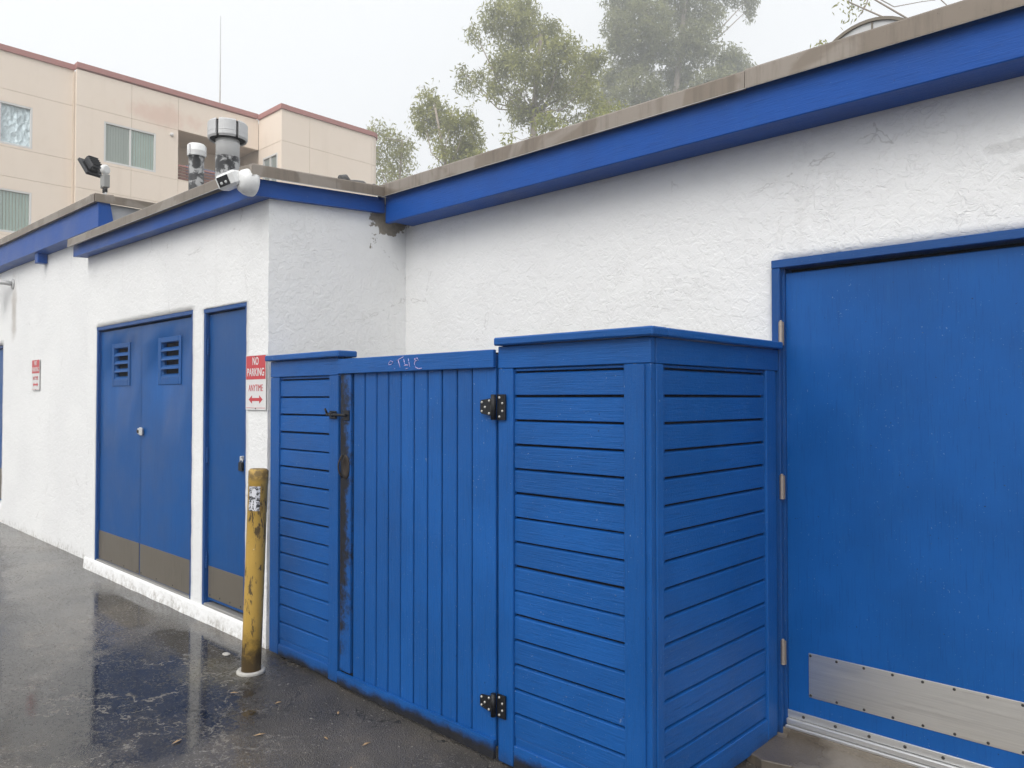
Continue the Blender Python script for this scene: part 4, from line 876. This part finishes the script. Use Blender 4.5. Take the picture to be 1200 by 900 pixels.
NL += tree('eucalyptus_tree', 'tall broad eucalyptus with drooping olive foliage', foot(640, 58), at(625, 40, 58), cl(58, [(585, 12, 24, 18), (610, 2, 22, 16), (572, 38, 16, 18), (600, 40, 26, 20), (640, 34, 22, 18), (625, 62, 28, 20), (660, 56, 26, 20), (682, 72, 20, 20), (590, 72, 18, 20), (580, 98, 10, 14), (612, 95, 24, 22), (645, 95, 26, 22), (675, 100, 18, 20), (608, 125, 16, 16), (632, 128, 16, 14), (554, 32, 7, 7), (542, 84, 6, 12), (551, 96, 5, 10), (562, 86, 7, 8), (700, 66, 12, 14), (655, 125, 14, 12), (690, 100, 16, 18), (700, 125, 16, 16), (680, 140, 16, 12), (618, 22, 22, 16), (612, 70, 20, 18)], 2.9, 3), 'leaf', 2.77, (0.381, 0.114), seed=8, rt=0.50, spread=2.07)
NL += tree('eucalyptus_tree', 'low yellow-green tree with its crown against the brown roof edge', foot(640, 46), at(640, 160, 46), cl(46, [(643, 134, 16, 14), (636, 150, 20, 16), (656, 148, 16, 12), (640, 172, 26, 16), (606, 178, 18, 12), (588, 190, 14, 12), (598, 158, 7, 10)], 1.0, 4), 'leafy', 1.86, (0.308, 0.105), seed=12, rt=0.20, spread=2.09)
NL += tree('eucalyptus_tree', 'very tall hazy eucalyptus with pale limbs rising out of sight', foot(775, 82), at(800, -60, 82), cl(82, [(880, -4, 10, 10), (878, 10, 4, 8), (735, -10, 30, 30), (725, 28, 18, 24), (760, 20, 30, 26), (800, 0, 34, 30), (770, 55, 34, 26), (735, 65, 22, 24), (815, 45, 26, 24), (790, 85, 32, 24), (745, 100, 28, 24), (715, 95, 18, 20), (715, 130, 22, 18), (765, 120, 26, 20), (845, 65, 24, 18), (862, 78, 20, 18), (838, 92, 28, 16), (835, 20, 14, 20), (850, -20, 30, 26), (780, -60, 50, 40), (720, 48, 8, 12), (800, 112, 26, 14), (700, 150, 16, 14)], 4.1, 6), 'leafg', 2.38, (0.471, 0.143), seed=15, rt=0.62, spread=2.05)
NL += tree('eucalyptus_tree', 'yellowish young tree just over the eave below the hazy tall eucalyptus', foot(716, 44), at(716, 160, 44), cl(44, [(716, 120, 18, 16), (700, 138, 14, 12), (730, 128, 14, 12), (715, 150, 20, 14)], 0.8, 7), 'leafy', 1.71, (0.289, 0.105), seed=19, rt=0.17, spread=2.10)
NL += tree('eucalyptus_tree', 'tree with thin hanging twigs above the round fan housing', foot(1215, 17), at(1205, -90, 17), cl(17, [(1150, -110, 50, 36), (1060, -90, 40, 30), (994, 2, 9, 9), (1002, -14, 16, 12)], .4, 9), 'leaf', 5.5, (.13, .04), seed=23, rt=.16)
NL += tree('eucalyptus_tree', 'sparse treetop sprig showing beside the round fan housing', foot(966, 24), at(964, 70, 24), cl(24, [(960, 50, 9, 9), (972, 66, 12, 9), (952, 72, 12, 9)], .3, 11), 'leafy', 5, (.15, .05), seed=29, rt=.09)
mb = MB('bark')
for pth in ([(1000, -40), (1022, -6), (1048, 8), (1080, 2), (1096, 0)], [(1090, -14), (1103, 0), (1114, 10), (1122, 22)], [(1096, 0), (1066, -14), (1040, -34)], [(1020, -8), (1014, 8), (1006, 20)]): mb.tube([at(x, y, 17 + .05 * i) for i, (x, y) in enumerate(pth)], [.014, .012, .010, .008, .006][:len(pth)], 5)
last = [o for o in bpy.data.objects if o.name.startswith('eucalyptus_tree')][-1]
mb.build('twig', [o for o in bpy.data.objects if o.get('label', '').startswith('tree with thin')][0])
print('leaves', NL)

# ================================================================== HAZE
mb = MB(); mb.mats = (); mb.box(-152, 152, -152, 152, -1.4, 62); hz = mb.build('haze'); hz['kind'] = 'stuff'; hz['label'] = 'thin grey fog over the whole yard'; hz['category'] = 'fog'
hm = bpy.data.materials.new('haze'); hm.use_nodes = True; hm.node_tree.nodes.clear()
pv = hm.node_tree.nodes.new('ShaderNodeVolumePrincipled'); ho = hm.node_tree.nodes.new('ShaderNodeOutputMaterial'); hm.node_tree.links.new(pv.outputs[0], ho.inputs['Volume'])
pv.inputs['Color'].default_value = (.96, .97, .98, 1); pv.inputs['Density'].default_value = HAZE; pv.inputs['Anisotropy'].default_value = .7
hz.data.materials.append(hm)
